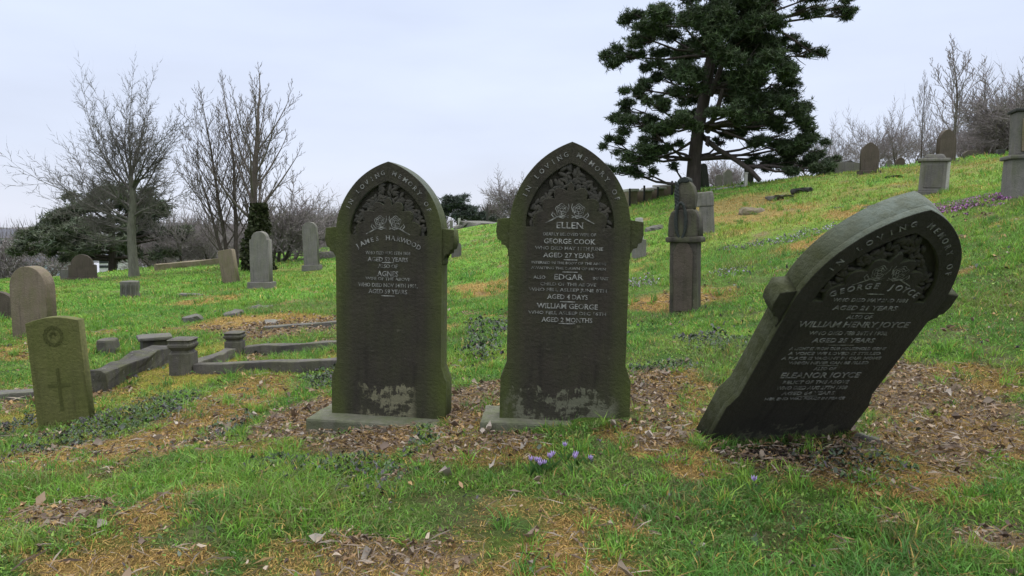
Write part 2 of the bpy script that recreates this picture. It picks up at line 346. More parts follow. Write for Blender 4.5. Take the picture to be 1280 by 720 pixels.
def glyphs(txt, size, parent_pts=None, xy=(0, 0), width=None, rot=0, spacing=1.0):
    """text as raw mesh data lying in the x,z plane"""
    cu = bpy.data.curves.new('t', 'FONT'); cu.body = txt; cu.size = size; cu.align_x = 'CENTER'; cu.extrude = .0015; cu.offset = size*.004; cu.resolution_u = 2; cu.space_character = spacing
    o = bpy.data.objects.new('t', cu); COL.objects.link(o); dg = bpy.context.evaluated_depsgraph_get(); dg.update()
    me = bpy.data.meshes.new_from_object(o.evaluated_get(dg)); bpy.data.objects.remove(o); bpy.data.curves.remove(cu)
    v = np.empty(len(me.vertices)*3, np.float32); me.vertices.foreach_get('co', v); v = v.reshape(-1, 3)
    P = [tuple(p.vertices) for p in me.polygons]; bpy.data.meshes.remove(me)
    if len(v) == 0: return None
    if width:
        wv = v[:, 0].max()-v[:, 0].min(); v[:, 0] *= width/wv
    cap = size*.68; sv = []; P0 = list(P)   # slab serifs on the straight stems
    for yy, sg in ((0.0, 1), (cap, -1)):
        seg = []
        for p in P0:
            for a_, b_ in zip(p, p[1:]+p[:1]):
                if abs(v[a_, 1]-yy) < size*.03 and abs(v[b_, 1]-yy) < size*.03 and v[a_, 2] > 0 and v[b_, 2] > 0: seg.append((min(v[a_, 0], v[b_, 0]), max(v[a_, 0], v[b_, 0])))
        seg.sort(); mg = []
        for q in seg:
            if mg and q[0] <= mg[-1][1]+1e-5: mg[-1][1] = max(mg[-1][1], q[1])
            else: mg.append(list(q))
        for x0, x1 in mg:
            if size*.03 < x1-x0 < size*.22:
                k0 = len(v)+len(sv); e_ = size*.065; h_ = size*.055*sg; sv += [(x0-e_, yy, .0013), (x1+e_, yy, .0013), (x1+e_, yy+h_, .0013), (x0-e_, yy+h_, .0013)]; P.append((k0, k0+1, k0+2, k0+3))
    if sv: v = np.concatenate([v, np.array(sv, np.float32)])
    v[:, 1] -= size*.35
    c, s = cos(rot), sin(rot); x = v[:, 0]*c-v[:, 1]*s+xy[0]; z = v[:, 0]*s+v[:, 1]*c+xy[1]
    return np.stack([x, -v[:, 2], z], 1), P
class Collect:
    def __init__(s): s.V = []; s.P = []; s.n = 0
    def add(s, g):
        if g is None: return
        V, P = g; s.V += [tuple(map(float, q)) for q in V]; s.P += [tuple(i+s.n for i in p) for p in P]; s.n += len(V)
    def ribbon(s, pts, w, y=-.0012):
        V = []; P = []
        for i, (x, z) in enumerate(pts):
            a = pts[max(i-1, 0)]; b = pts[min(i+1, len(pts)-1)]; dx, dz = b[0]-a[0], b[1]-a[1]; l = math.hypot(dx, dz) or 1
            k = w*(.35+.65*sin(pi*min(1, max(0, (i+.5)/len(pts))))); nx, nz = -dz/l*k/2, dx/l*k/2; V += [(x+nx, y, z+nz), (x-nx, y, z-nz)]
        for i in range(len(pts)-1): P.append((2*i, 2*i+1, 2*i+3, 2*i+2))
        s.add((V, P))
    def mesh(s, name):
        me = bpy.data.meshes.new(name); me.from_pydata(s.V, [], s.P); me.update(); return me
def arch_text(C, txt, a, h, z0, size, t0=.12, t1=.88, gap=.5):
    """letters that follow the pointed arch, first half of the string left of the apex"""
    arc = gothic(a, h, 40, z0); P = np.array(arc); d = np.concatenate([[0], np.cumsum(np.hypot(*np.diff(P, axis=0).T))]); L = d[-1]
    n = len(txt)
    for i, ch in enumerate(txt):
        if ch == ' ': continue
        s_ = L*(t0+(t1-t0)*i/(n-1)); x = np.interp(s_, d, P[:, 0]); z = np.interp(s_, d, P[:, 1]); x2 = np.interp(s_+.01, d, P[:, 0]); z2 = np.interp(s_+.01, d, P[:, 1]); x1 = np.interp(s_-.01, d, P[:, 0]); z1 = np.interp(s_-.01, d, P[:, 1])
        C.add(glyphs(ch, size, xy=(x, z), rot=math.atan2(z2-z1, x2-x1)))
def curve_text(C, txt, cx, zc, Rr, size, span):
    n = len(txt)
    for i, ch in enumerate(txt):
        if ch == ' ': continue
        a = -span/2+span*i/(n-1); C.add(glyphs(ch, size, xy=(cx+Rr*sin(a), zc-Rr+Rr*cos(a)), rot=-a))
def flowers(C, z, s=1.0):
    """two engraved roses over a pair of leaf sprays"""
    for cx, k in ((-.055, 0), (.055, 1)):
        for r_, n in ((.036, 24), (.024, 18), (.011, 12)):
            C.ribbon([(cx*s+r_*s*(1+.12*sin(5*q*2*pi/n))*cos(2*pi*q/n), z+.045*s+r_*s*(1+.12*sin(5*q*2*pi/n))*sin(2*pi*q/n)) for q in range(n+1)], .0045*s)
        sg = -1 if k == 0 else 1
        for q in range(6):
            a = q*pi/3+.3; C.ribbon([(cx*s+.014*s*cos(a), z+.045*s+.014*s*sin(a)), (cx*s+.033*s*cos(a+.25), z+.045*s+.033*s*sin(a+.25))], .005*s)
        C.ribbon([(sg*.01*s, z-.005*s), (sg*.04*s, z+.006*s), (sg*.08*s, z), (sg*.12*s, z-.022*s), (sg*.155*s, z-.04*s)], .008*s)
        C.ribbon([(sg*.01*s, z+.01*s), (sg*.045*s, z-.008*s), (sg*.09*s, z+.004*s), (sg*.105*s, z+.022*s)], .006*s)
        C.ribbon([(sg*.10*s, z-.008*s), (sg*.118*s, z+.012*s), (sg*.11*s, z+.03*s)], .006*s)
        C.ribbon([(sg*.018*s, z+.03*s), (sg*.008*s, z+.06*s), (sg*.012*s, z+.085*s)], .005*s)

def gothic_headstone(label, loc, rot, W, Hh, B, mat, T, plinth=None):
    """tall pointed headstone: W half width of the foot, Hh height, B shoulder height"""
    root = empty('gothic_headstone', loc, rot, label=label, cat='headstone', group='dark pointed headstones in the front row')
    a = W-.035; sp = B+.02; ah = Hh-sp
    foot = [(W, -.12), (W, .255), (W-.012, .28), (a+.008, .33), (a, .345)]
    outer = [(-x, z) for x, z in foot] + gothic(a, ah, 22, sp) + foot[::-1]
    FR = .03
    body = link('back_slab', rough(spl_mesh('back_slab', [outer], T-FR, .006, y0=FR), .0015, .08), mat, root)
    # front layer with the sunk carved zones of the arch
    ia = a-.095; ih = ah-.13
    up = gothic(ia, ih, 18, sp+.005)
    i2, h2 = ia-.022, ih-.045; ip = np.array(gothic(i2, h2, 60, sp+.005)); cen_ = np.array([0, sp+.02]); inner = []
    dd_ = np.concatenate([[0], np.cumsum(np.hypot(*np.diff(ip, axis=0).T))]); dd_ /= dd_[-1]
    for q in range(0, 121):
        t = q/120; pt = np.array([np.interp(t, dd_, ip[:, 0]), np.interp(t, dd_, ip[:, 1])]); tg_ = np.array([np.interp(min(t+.01, 1), dd_, ip[:, 0])-np.interp(max(t-.01, 0), dd_, ip[:, 0]), np.interp(min(t+.01, 1), dd_, ip[:, 1])-np.interp(max(t-.01, 0), dd_, ip[:, 1])])
        nrm = np.array([tg_[1], -tg_[0]]); nrm /= np.hypot(*nrm)+1e-9; amp = (.018+.055*(1-abs(sin(pi*7*t))**.8))*(1-.55*abs(2*t-1)**3); cc = pt+nrm*amp; inner.append(tuple(cc+(cen_-cc)*.14*sin(pi*t)))
    inner = [(x if abs(x) > .002 or True else 0, max(z, sp+.005)) for x, z in inner[::-1]]
    hole = up + inner
    front = link('front_face', rough(spl_mesh('front_face', [outer, hole], FR+.004, .0035, y0=0), .0012, .08), mat, root)
    # carved foliage
    bm = bmesh.new(); rr = random.Random(int(loc[0]*100))
    for sgn in (-1, 1):
        for j in range(5):
            t = (j+.5)/5
            pass
    for q in range(120):
        t = rr.random(); x_ = np.interp(t, dd_, ip[:, 0])*rr.uniform(.70, 1.02); z_ = sp+.005+(np.interp(t, dd_, ip[:, 1])-sp-.005)*rr.uniform(.74, 1.0)
        mt = Matrix.Translation((x_, .018, z_)) @ Matrix.Rotation(rr.random()*3.1, 4, 'Y') @ Matrix.Diagonal((.026, .010, .012, 1)); bmesh.ops.create_icosphere(bm, subdivisions=2, radius=1, matrix=mt)
    for q in range(8):
        mt = Matrix.Translation((rr.uniform(-.06, .06), .016, sp+ih*rr.uniform(.84, .97)-.005)) @ Matrix.Rotation(rr.random()*3, 4, 'Y') @ Matrix.Diagonal((.03, .011, .014, 1)); bmesh.ops.create_icosphere(bm, subdivisions=2, radius=1, matrix=mt)
    link('carved_foliage', bm_mesh(bm, 'carved_foliage'), M_CARVE, root, True)
    for sgn in (-1, 1):
        x1 = a-.004; x2 = W+.045
        pr = [(x1, B+.075), (x2-.006, B+.065), (x2, B-.01), (x2-.012, B-.055), (x2-.030, B-.062), (x2-.034, B-.085), (x2-.052, B-.09), (x1, B-.105), ]
        cur = [(x1, B-.105), (x1+.012, B-.125), (x1+.012, B-.15), (x1, B-.165)]
        pr = pr[:-1]+cur; pr = [(sgn*x, z) for x, z in pr]
        if sgn < 0: pr = pr[::-1]
        link('shoulder_bracket', rough(spl_mesh('shoulder_bracket', [pr], T-.03, .004, y0=.012), .003, .05), mat, root)
    if plinth:
        x0, x1, y0, y1, z0, z1 = plinth; link('plinth', rough(box_mesh('plinth', x0, x1, y0, y1, z0, z1, bev=.015), .006, .1, 3), M_PLINTH, root)
    return root

def write(root, lines, faint, curves=(), arch=None, fl=None, scale=1.0, rules=()):
    def put(C, name, mat): o = link(name, C.mesh(name), mat, root); o.location.y = -.0015
    big = M_LETTER if not faint else M_LETTER3
    if arch:
        full = arch[0]; k0 = 0
        for wd_ in full.split(' '):
            C = Collect(); arch_text(C, ' '*k0+wd_+' '*(len(full)-k0-len(wd_)), *arch[1:]); put(C, 'inscription_word', M_LETTER2); k0 += len(wd_)+1
    for txt, z, sz, wd, *x in lines:
        C = Collect(); C.add(glyphs(txt, sz*scale*1.15, xy=(x[0] if x else 0, z), width=wd)); put(C, 'inscription_line', big if sz > .032 else M_LETTER2)
    for c in curves:
        full = c[0]; k0 = 0
        for wd_ in full.split(' '):
            C = Collect(); curve_text(C, ' '*k0+wd_+' '*(len(full)-k0-len(wd_)), *c[1:]); put(C, 'inscription_word', big); k0 += len(wd_)+1
    for z, wd, x in rules: C = Collect(); C.ribbon([(x-wd/2, z), (x-wd/4, z), (x, z), (x+wd/4, z), (x+wd/2, z)], .006); put(C, 'engraved_rule', M_LETTER)
    if fl:
        E_ = Collect(); flowers(E_, *fl); k = link('engraved_roses', E_.mesh('engraved_roses'), M_LETTER2, root); k.location.y = -.0015

# ------------------------------------------------------------------ ground
ground = make_ground(); tag(ground, kind='structure')

# ------------------------------------------------------------------ the three front headstones
mid = gothic_headstone('tallest upright dark pointed headstone, in the middle of the front three', (.314, 4.327, .089), (R(.3), R(1.3), R(-3.4)), .391, 1.663, 1.139, M_DARKST, .16,
                       plinth=(-.50, .40, -.10, .30, -.16, .004))
def zz(py): return (521-py)/206.5
L_ = [('ELLEN', 278, .046, .155), ('DEARLY BELOVED WIFE OF', 289, .022, .31), ('GEORGE COOK', 297.5, .036, .30), ('WHO DIED MAY 11TH JUNE', 306, .024, .40), ('AGED 27 YEARS', 314.5, .034, .30),
      ('INTERRED IN THE BODY OF THE ABOVE', 324, .018, .44), ('AWAITING THE DAWN OF HEAVEN', 330.5, .018, .44), ('ALSO', 342, .022, .07, -.17), ('INFANT', 342, .022, .09, .19), ('EDGAR', 341, .040, .17),
      ('CHILD OF THE ABOVE', 350, .023, .33), ('WHO FELL ASLEEP JUNE 8TH', 357, .023, .46), ('AGED 4 DAYS', 365.5, .034, .24), ('WILLIAM GEORGE', 377, .037, .36),
      ('WHO FELL ASLEEP DEC 16TH', 385.5, .023, .46), ('AGED 2 MONTHS', 394, .034, .30)]
write(mid, [(a, zz(b), *c) for a, b, *c in L_], False, arch=('IN LOVING MEMORY OF', .391-.035-.048, .504-.062, 1.159, .040, .17, .84), fl=(1.225, .92),
      rules=[(zz(320), .08, .01), (zz(335), .09, .01), (zz(371.5), .09, 0), (zz(398.5), .10, 0)])

left = gothic_headstone('upright dark pointed headstone with pale flaking foot, leftmost of the front three', (-.815, 4.72, .012), (R(.5), R(1.0), R(-10)), .392, 1.66, 1.165, M_DARKST_L, .15,
                        plinth=(-.50, .36, -.17, .30, -.16, .004))
def zl(py): return (519-py)/195.
L_ = [('WHO DIED AUG 15TH 1884', 309, .026, .30), ('AGED 52 YEARS', 317, .034, .27), ('ALSO OF', 325.5, .030, .13), ('AGNES', 335, .042, .14), ('WIFE OF THE ABOVE', 341.5, .024, .30),
      ('WHO DIED NOV 14TH 1901,', 349.5, .030, .40), ('AGED 59 YEARS', 357.5, .034, .26)]
write(left, [(a, zl(b), c, d) for a, b, c, d in L_], True, curves=[('JAMES HARWOOD', 0, 1.175, .40, .042, 1.08)], arch=('IN LOVING MEMORY OF', .392-.035-.048, .475-.062, 1.185, .040, .17, .84), fl=(1.235, .95),
      rules=[(zl(321), .08, 0), (zl(363), .09, 0)])

right = gothic_headstone('dark pointed headstone leaning far over to the right, rightmost of the three in front', (1.478, 3.948, .113), (0, 0, 0), .418, 1.561, 1.003, M_DARKST_R, .135)
right.rotation_mode = 'QUATERNION'
right.rotation_quaternion = (Matrix.Rotation(R(9.6), 3, 'Z') @ Matrix.Rotation(R(39.1), 3, 'X') @ Matrix.Rotation(R(2.4), 3, 'Y')).to_quaternion()
L_ = [('WHO DIED MAY 2ND 1881', 1.045, .026, .38), ('AGED 21 YEARS', .995, .034, .33), ('ALSO OF', .935, .030, .13), ('WILLIAM HENRY JOYCE', .885, .046, .58), ('WHO DIED FEB 28TH 1900,', .825, .030, .42),
      ('AGED 25 YEARS', .775, .036, .33), ('A LIGHT IS FROM OUR HOUSEHOLD GONE', .715, .024, .52), ('A VOICE WE LOVED IS STILLED', .680, .024, .50), ('A PLACE IS VACANT IN OUR HOME', .645, .024, .54),
      ('WHICH NEVER CAN BE FILLED', .610, .024, .44), ('ALSO OF', .565, .026, .12), ('ELEANOR JOYCE', .515, .050, .44), ('RELICT OF THE ABOVE', .460, .030, .37), ('WHO DIED AUG 27TH 1908', .415, .032, .40),
      ('AGED 64 YEARS', .370, .032, .30), ('HER END WAS PEACE IN PEACE', .325, .024, .46)]
write(right, L_, True, curves=[('GEORGE JOYCE', 0, 1.135, .45, .048, .98)], arch=('IN LOVING MEMORY OF', .418-.035-.048, .538-.062, 1.023, .040, .17, .84), fl=(1.175, .95),
      rules=[(1.085, .09, 0), (.962, .12, 0), (.742, .14, 0), (.590, .12, 0), (.347, .12, 0)])

# ------------------------------------------------------------------ war grave, lower left
def war_grave():
    p = gp(80, 530, 5.3); root = empty('war_grave_headstone', (p.x, p.y, p.z), (R(1), R(-3.2), R(6)), label='small flat-sided war grave headstone green with algae, cross carved on its face', cat='headstone')
    a = .185; top = [(-a, .76)]+[(-a+2*a*i/12, .76+.035*sin(pi*i/12)) for i in range(1, 12)]+[(a, .76)]
    link('slab', spl_mesh('slab', [[(-a, -.2)]+top+[(a, -.2)]], .09, .004), M_CWGC, root)
    C = Collect()
    for r_ in (.066, .050):
        C.ribbon([(r_*cos(2*pi*q/28), .655+r_*1.1*sin(2*pi*q/28)) for q in range(29)], .009)
    for q in range(14):
        an = 2*pi*q/14; C.ribbon([(.052*cos(an), .655+.056*sin(an)), (.070*cos(an+.25), .655+.076*sin(an+.25)), (.052*cos(an+.4), .655+.056*sin(an+.4))], .010)
    for q in range(9):
        an = pi*q/9; C.ribbon([(.030*cos(an+pi/9*k)*(.4+.6*(k % 2)), .655+.034*sin(an+pi/9*k)*(.4+.6*(k % 2))) for k in range(4)], .008)
    C.ribbon([(-.022, .70), (-.012, .715), (0, .70), (.012, .715), (.022, .70)], .010)
    b = link('carved_badge', C.mesh('carved_badge'), M_CWGC_D, root); b.location.y = -.0012
    bm = bmesh.new(); 
    for x0, x1, z0, z1 in ((-.011, .011, .30, .418), (-.011, .011, .10, .277), (-.075, .075, .279, .302)):
        bm_box(bm, x0, x1, -.003, .001, z0, z1)
    bm_box(bm, -.0035, .0035, -.005, -.003, .14, .40)
    link('carved_cross', bm_mesh(bm, 'carved_cross'), M_CWGC_D, root)
war_grave()

# ------------------------------------------------------------------ other headstones
def slab_stone(name, label, px, py, Y, wpx, hpx, style, mat, yaw=0, lean=0, fw=0, t=.14, base=True, cat='headstone', group=None):
    p = gp(px, py, Y); D = Y*1.0; a = wpx*D/F/2; hh = hpx*D/F
    root = empty(name, (p.x, p.y, p.z-.02), (R(fw), R(lean), R(yaw)), label=label, cat=cat, group=group)
    if style == 'gothic': k = min(a*1.35, hh*.45); out = [(-a, -.3)]+gothic(a, k, 12, hh-k)+[(a, -.3)]
    elif style == 'round': k = min(a*.95, hh*.5); out = [(-a, -.3)]+roundtop(a, k, 16, hh-k)+[(a, -.3)]
    elif style == 'shoulder':
        k = a*.8; s = hh-k-.0; out = [(-a, -.3), (-a, s-.05*a), (-a*.93, s), (-a*.8, s)]+roundtop(a*.8, k, 14, s)+[(a*.93, s), (a, s-.05*a), (a, -.3)]
    elif style == 'ogee':
        s = hh*.86; out = [(-a, -.3), (-a, s*.97), (-a*.9, s), (-a*.6, s+.25*(hh-s)), (-a*.25, s+.6*(hh-s)), (0, hh), (a*.25, s+.6*(hh-s)), (a*.6, s+.25*(hh-s)), (a*.9, s), (a, s*.97), (a, -.3)]
    else: out = [(-a, -.3), (-a, hh*.97), (-a*.8, hh), (a*.8, hh), (a, hh*.97), (a, -.3)]
    link('slab', rough(spl_mesh('slab', [out], t, .008), .004, .15), mat, root)
    if base:
        link('base', rough(box_mesh('base', -a*1.22, a*1.22, -.07, t+.07, -.3, min(.16, hh*.14), bev=.015), .006, .15, 1), mat, root)
    return root
slab_stone('headstone', 'brown round-topped headstone behind the green war grave slab', 38, 424, 10, 56, 92, 'round', M_BROWN, yaw=-14, lean=-1, t=.17, base=False)
slab_stone('headstone', 'dark round-topped headstone cut off by the left edge of the picture', -4, 386, 12.5, 40, 40, 'round', M_BROWND, yaw=10, base=False)
slab_stone('headstone', 'wide dull brown headstone beyond the left bare tree, hidden low under the evergreen', 103, 354, 24, 32, 34, 'shoulder', M_BROWND, yaw=8)
slab_stone('headstone', 'low broken grey headstone left of the wide brown one under the evergreen', 82, 357, 24, 13, 16, 'flat', M_GREYD, base=False)
slab_stone('headstone', 'small brownish headstone leaning left in front of the ivy-clad tree', 287, 353, 20, 22, 41, 'flat', M_BROWN, yaw=-18, lean=-9, base=False)
slab_stone('headstone', 'tall narrow pale grey headstone with swept foot right of the leaning small one', 325, 361, 17, 25, 72, 'shoulder', M_GREY, yaw=-6, t=.2)
slab_stone('headstone', 'tall grey headstone just left of the front-left pointed headstone', 389, 338, 24, 19, 60, 'round', M_GREY, yaw=-10, lean=-2)
slab_stone('headstone', 'small grey headstone half hidden at the right edge of the front-left pointed headstone', 571, 331, 22, 12, 22, 'round', M_GREYD, yaw=14, base=False)
slab_stone('headstone', 'brown pointed headstone standing alone on the right slope beside the pine', 1087, 219, 22, 21, 40, 'gothic', M_BROWND, yaw=-8, base=True)
slab_stone('headstone', 'brown pointed headstone on the right slope behind the panelled pedestal tomb', 1184, 206, 23, 24, 44, 'gothic', M_BROWND, yaw=12)
slab_stone('headstone', 'low wide grey headstone at the foot of the pine branches', 1060, 224, 25, 34, 15, 'flat', M_GREYD, yaw=5, base=False)
slab_stone('headstone', 'black narrow headstone leaning left on the ridge just right of the pine trunk', 883, 238, 29, 11, 31, 'round', M_BLACKST, lean=-10, yaw=30, base=False)
slab_stone('headstone', 'smallest grey headstone on the ridge right of the pine trunk', 899, 234, 33, 8, 18, 'round', M_GREYD, lean=-3, base=False)
slab_stone('headstone', 'grey twin-toned headstone leaning left on the ridge, third right of the pine trunk', 913, 233, 31, 11, 23, 'ogee', M_GREY, lean=-11, yaw=20, base=False)
slab_stone('headstone', 'black headstone on the ridge under the drooping pine limb', 936, 231, 29, 11, 27, 'round', M_BLACKST, yaw=-12, base=False)
slab_stone('headstone', 'dark pointed headstone on the ridge behind the pine branches left of the brown one', 1036, 214, 33, 20, 26, 'gothic', M_BLACKST)
slab_stone('headstone', 'dark squat headstone on the ridge between pine branches and brown pointed headstone', 1062, 210, 33, 17, 18, 'ogee', M_BLACKST, lean=3)
slab_stone('headstone', 'small far grey headstone on the ridge left of the pedestal tomb', 1112, 203, 34, 8, 13, 'round', M_GREYD)
slab_stone('headstone', 'small far brown headstone on the ridge nearest the pedestal tomb', 1126, 201, 34, 11, 15, 'gothic', M_BROWND)
slab_stone('headstone', 'small black block headstone on the skyline left of the tall edge monument', 1252, 195, 26, 9, 9, 'flat', M_BLACKST, base=True)
slab_stone('headstone', 'low dark brown headstone on the skyline right of the brown pointed one', 1216, 197, 27, 22, 12, 'round', M_BROWND)
slab_stone('headstone', 'tall white post-like headstone in front of the far rounded evergreen', 574, 279, 55, 3, 17, 'flat', M_PALE, base=False)
slab_stone('headstone', 'dull narrow headstone left of the white post under the far evergreen', 564, 279, 54, 4, 15, 'flat', M_GREY, base=False)

def obelisk():
    p = gp(609, 280, 56); s = 56/F; root = empty('obelisk', p, label='thin dark obelisk on the skyline between the two upright front headstones', cat='obelisk')
    bm = bmesh.new(); bm_box(bm, -3.2*s, 3.2*s, -3.2*s, 3.2*s, -.3, 5*s, bev=.02); link('pedestal', bm_mesh(bm, 'pedestal'), M_GREYD, root)
    bm = bmesh.new(); bm_box(bm, -1.9*s, 1.9*s, -1.9*s, 1.9*s, 5*s, 24*s, taper=.35)
    f = [v for v in bm.verts if v.co.z > 20*s]; q = bm.verts.new((0, 0, 28*s))
    for a, b in ((0, 1), (1, 2), (2, 3), (3, 0)): bm.faces.new((f[a], f[b], q))
    link('shaft', bm_mesh(bm, 'shaft'), M_BLACKST, root)
obelisk()

def stump_stone():
    p = gp(162, 374, 17); root = empty('chest_tomb', p, (0, R(2), R(20)), label='small weathered grey square stone below the left bare tree', cat='gravestone')
    link('block', rough(box_mesh('block', -.2, .2, -.18, .18, -.2, .40, bev=.03, taper=.06), .02, .14, 4), M_GREYD, root)
    bm = bmesh.new()
    for i in range(4): bm_box(bm, -.17+.1*i, -.13+.1*i, -.20, -.17, .02, .33, bev=.008)
    link('fluting', bm_mesh(bm, 'fluting'), M_GREYD, root)
stump_stone()

def wreath_monument():
    p = gp(856, 391, 9.5); s = 9.5/F
    root = empty('wreath_monument', (p.x, p.y, p.z-.02), (R(0), R(-.5), R(-24)), label='narrow stone monument with dark hanging wreath and draped top, standing in straw', cat='monument')
    hw = 19*s
    link('shaft', rough(box_mesh('shaft', -hw*.92, hw*.92, -.15, .15, -.2, .98, bev=.02, taper=.03), .006, .15, 4), M_MON, root)
    link('front_panel', rough(spl_mesh('front_panel', [[(-hw*.62, .04), (-hw*.62, .80), (-hw*.4, .90), (0, .95), (hw*.4, .90), (hw*.62, .80), (hw*.62, .04)]], .02, .006, y0=-.166), .002), M_BROWND, root)
    link('collar', rough(box_mesh('collar', -hw*1.15, hw*1.15, -.19, .19, .925, 1.0, bev=.025), .006, .1, 2), M_MON, root)
    out = [(-hw, .99), (-hw, 1.14), (-hw*.96, 1.24), (-hw*.82, 1.31), (-hw*.55, 1.345), (hw*.55, 1.345), (hw*.82, 1.31), (hw*.96, 1.24), (hw, 1.14), (hw, .99)]
    link('rounded_head', rough(spl_mesh('rounded_head', [out], .32, .02, 2, y0=-.16), .006), M_MON, root)
    out = [(-.115, 1.34), (-.125, 1.44), (-.12, 1.58), (-.085, 1.68), (-.02, 1.735), (.05, 1.72), (.105, 1.64), (.13, 1.52), (.13, 1.40), (.12, 1.34)]
    link('draped_top', rough(spl_mesh('draped_top', [out], .22, .02, 2, y0=-.11), .012, .08), M_MON, root)
    out = [(-.075, 1.665), (-.09, 1.70), (-.06, 1.745), (0, 1.765), (.05, 1.745), (.065, 1.70), (.03, 1.685), (-.03, 1.69)]
    link('drape_cap', rough(spl_mesh('drape_cap', [out], .25, .012, 2, y0=-.125), .006, .05), M_WREATH, root)
    bm = bmesh.new()
    for i in range(4):
        P_ = [(-.112+.012*i+.006*sin(k*1.3+i), -.118-.012*sin(pi*k/9), 1.70-.045*k-.01*i) for k in range(9)]
        for a_, b_ in zip(P_, P_[1:]):
            a_, b_ = Vector(a_), Vector(b_); d_ = b_-a_; mt = Matrix.Translation((a_+b_)/2) @ d_.to_track_quat('Z', 'Y').to_matrix().to_4x4(); bmesh.ops.create_cone(bm, segments=6, radius1=.011, radius2=.010, depth=d_.length*1.25, cap_ends=True, matrix=mt)
    link('drapery', bm_mesh(bm, 'drapery'), M_WREATH, root, True)
    n = 40; bm = bmesh.new(); prev = None; first = None; rr = random.Random(3)
    for i in range(n):
        a = 2*pi*i/n; c = Vector((.062*sin(a)-.03, -.175-.01*cos(a), 1.20+.225*cos(a)))
        r_ = .018+.009*rr.random(); ring = [bm.verts.new(c+Vector((sin(a)*cos(b), sin(b)*-1, cos(a)*cos(b)))*r_) for b in [2*pi*k/8 for k in range(8)]]
        if prev: [bm.faces.new((prev[k], prev[(k+1) % 8], ring[(k+1) % 8], ring[k])) for k in range(8)]
        else: first = ring
        prev = ring
    [bm.faces.new((prev[k], prev[(k+1) % 8], first[(k+1) % 8], first[k])) for k in range(8)]
    link('wreath', bm_mesh(bm, 'wreath'), M_WREATH, root, True)
wreath_monument()

def tee_stone():
    p = gp(884, 293, 16); root = empty('headstone', (p.x, p.y, p.z), (0, R(-4), R(-14)), label='thin grey headstone with a square cap right behind the wreath monument', cat='headstone')
    link('slab', rough(box_mesh('slab', -.14, .16, -.07, .07, -.2, .60, bev=.02), .01, .1, 3), M_GREY, root)
    link('cap', rough(box_mesh('cap', -.21, .17, -.09, .09, .60, .91, bev=.03), .01, .1, 3), M_GREY, root)
tee_stone()
def pillar_mon():
    p = gp(799, 292, 15); root = empty('pillar_monument', p, (0, 0, R(10)), label='slim pale pillar seen against the right shoulder of the middle headstone', cat='monument')
    link('foot', rough(box_mesh('foot', -.12, .12, -.12, .12, -.2, .36, bev=.015), .006, .1, 2), M_GREY, root)
    link('shaft', rough(box_mesh('shaft', -.075, .075, -.075, .075, .36, .80, bev=.015, taper=.15), .004, .1, 2), M_PALE, root)
pillar_mon()

def pedestal_tomb():
    p = gp(1164, 243, 16); root = empty('pedestal_tomb', (p.x, p.y, p.z-.03), (0, R(2), R(-28)), label='square grey panelled pedestal tomb on the right slope beyond the leaning headstone', cat='tomb')
    link('step', rough(box_mesh('step', -.36, .36, -.34, .34, -.2, .06, bev=.02), .01, .15, 2), M_GREYD, root)
    link('pedestal', rough(box_mesh('pedestal', -.25, .25, -.23, .23, .06, .70, bev=.02), .006, .15, 3), M_GREY, root)
    link('cornice', rough(box_mesh('cornice', -.31, .31, -.28, .28, .70, .77, bev=.025), .008, .15, 2), M_GREY, root)
    for x in (-.2, .2):
        bm = bmesh.new(); bmesh.ops.create_cone(bm, segments=12, radius1=.04, radius2=.035, depth=.62, matrix=Matrix.Translation((.27, x, .38))); link('column', bm_mesh(bm, 'column'), M_PALE, root, True)
    link('panel', box_mesh('panel', -.17, .17, -.245, -.225, .14, .62, bev=.008), M_GREYD, root)
    link('broken_top', rough(box_mesh('broken_top', -.20, .22, -.18, .18, .77, .86, bev=.03, taper=.2), .02, .1, 3), M_GREYD, root)
pedestal_tomb()
def edge_monument():
    p = gp(1276, 247, 11); root = empty('panelled_monument', (p.x, p.y, p.z-.02), (0, 0, R(-16)), label='tall two-stage stone monument with a pale sunk panel at the right edge of the picture', cat='monument')
    link('pedestal', rough(box_mesh('pedestal', -.20, .34, -.2, .2, -.3, .55, bev=.015), .008, .15, 3), M_GREY, root)
    link('ledge', rough(box_mesh('ledge', -.24, .38, -.24, .24, .55, .61, bev=.02), .006, .15, 2), M_GREYD, root)
    link('upper_block', rough(box_mesh('upper_block', -.15, .29, -.15, .15, .61, 1.24, bev=.02), .006, .15, 3), M_GREYD, root)
    link('panel', spl_mesh('panel', [[(-.08, .66), (-.08, 1.14), (.22, 1.14), (.22, .66)]], .02, .006, y0=-.165), M_BROWN, root)
    link('cornice', rough(box_mesh('cornice', -.18, .32, -.18, .18, 1.24, 1.29, bev=.02), .006, .15, 2), M_BLACKST, root)
edge_monument()

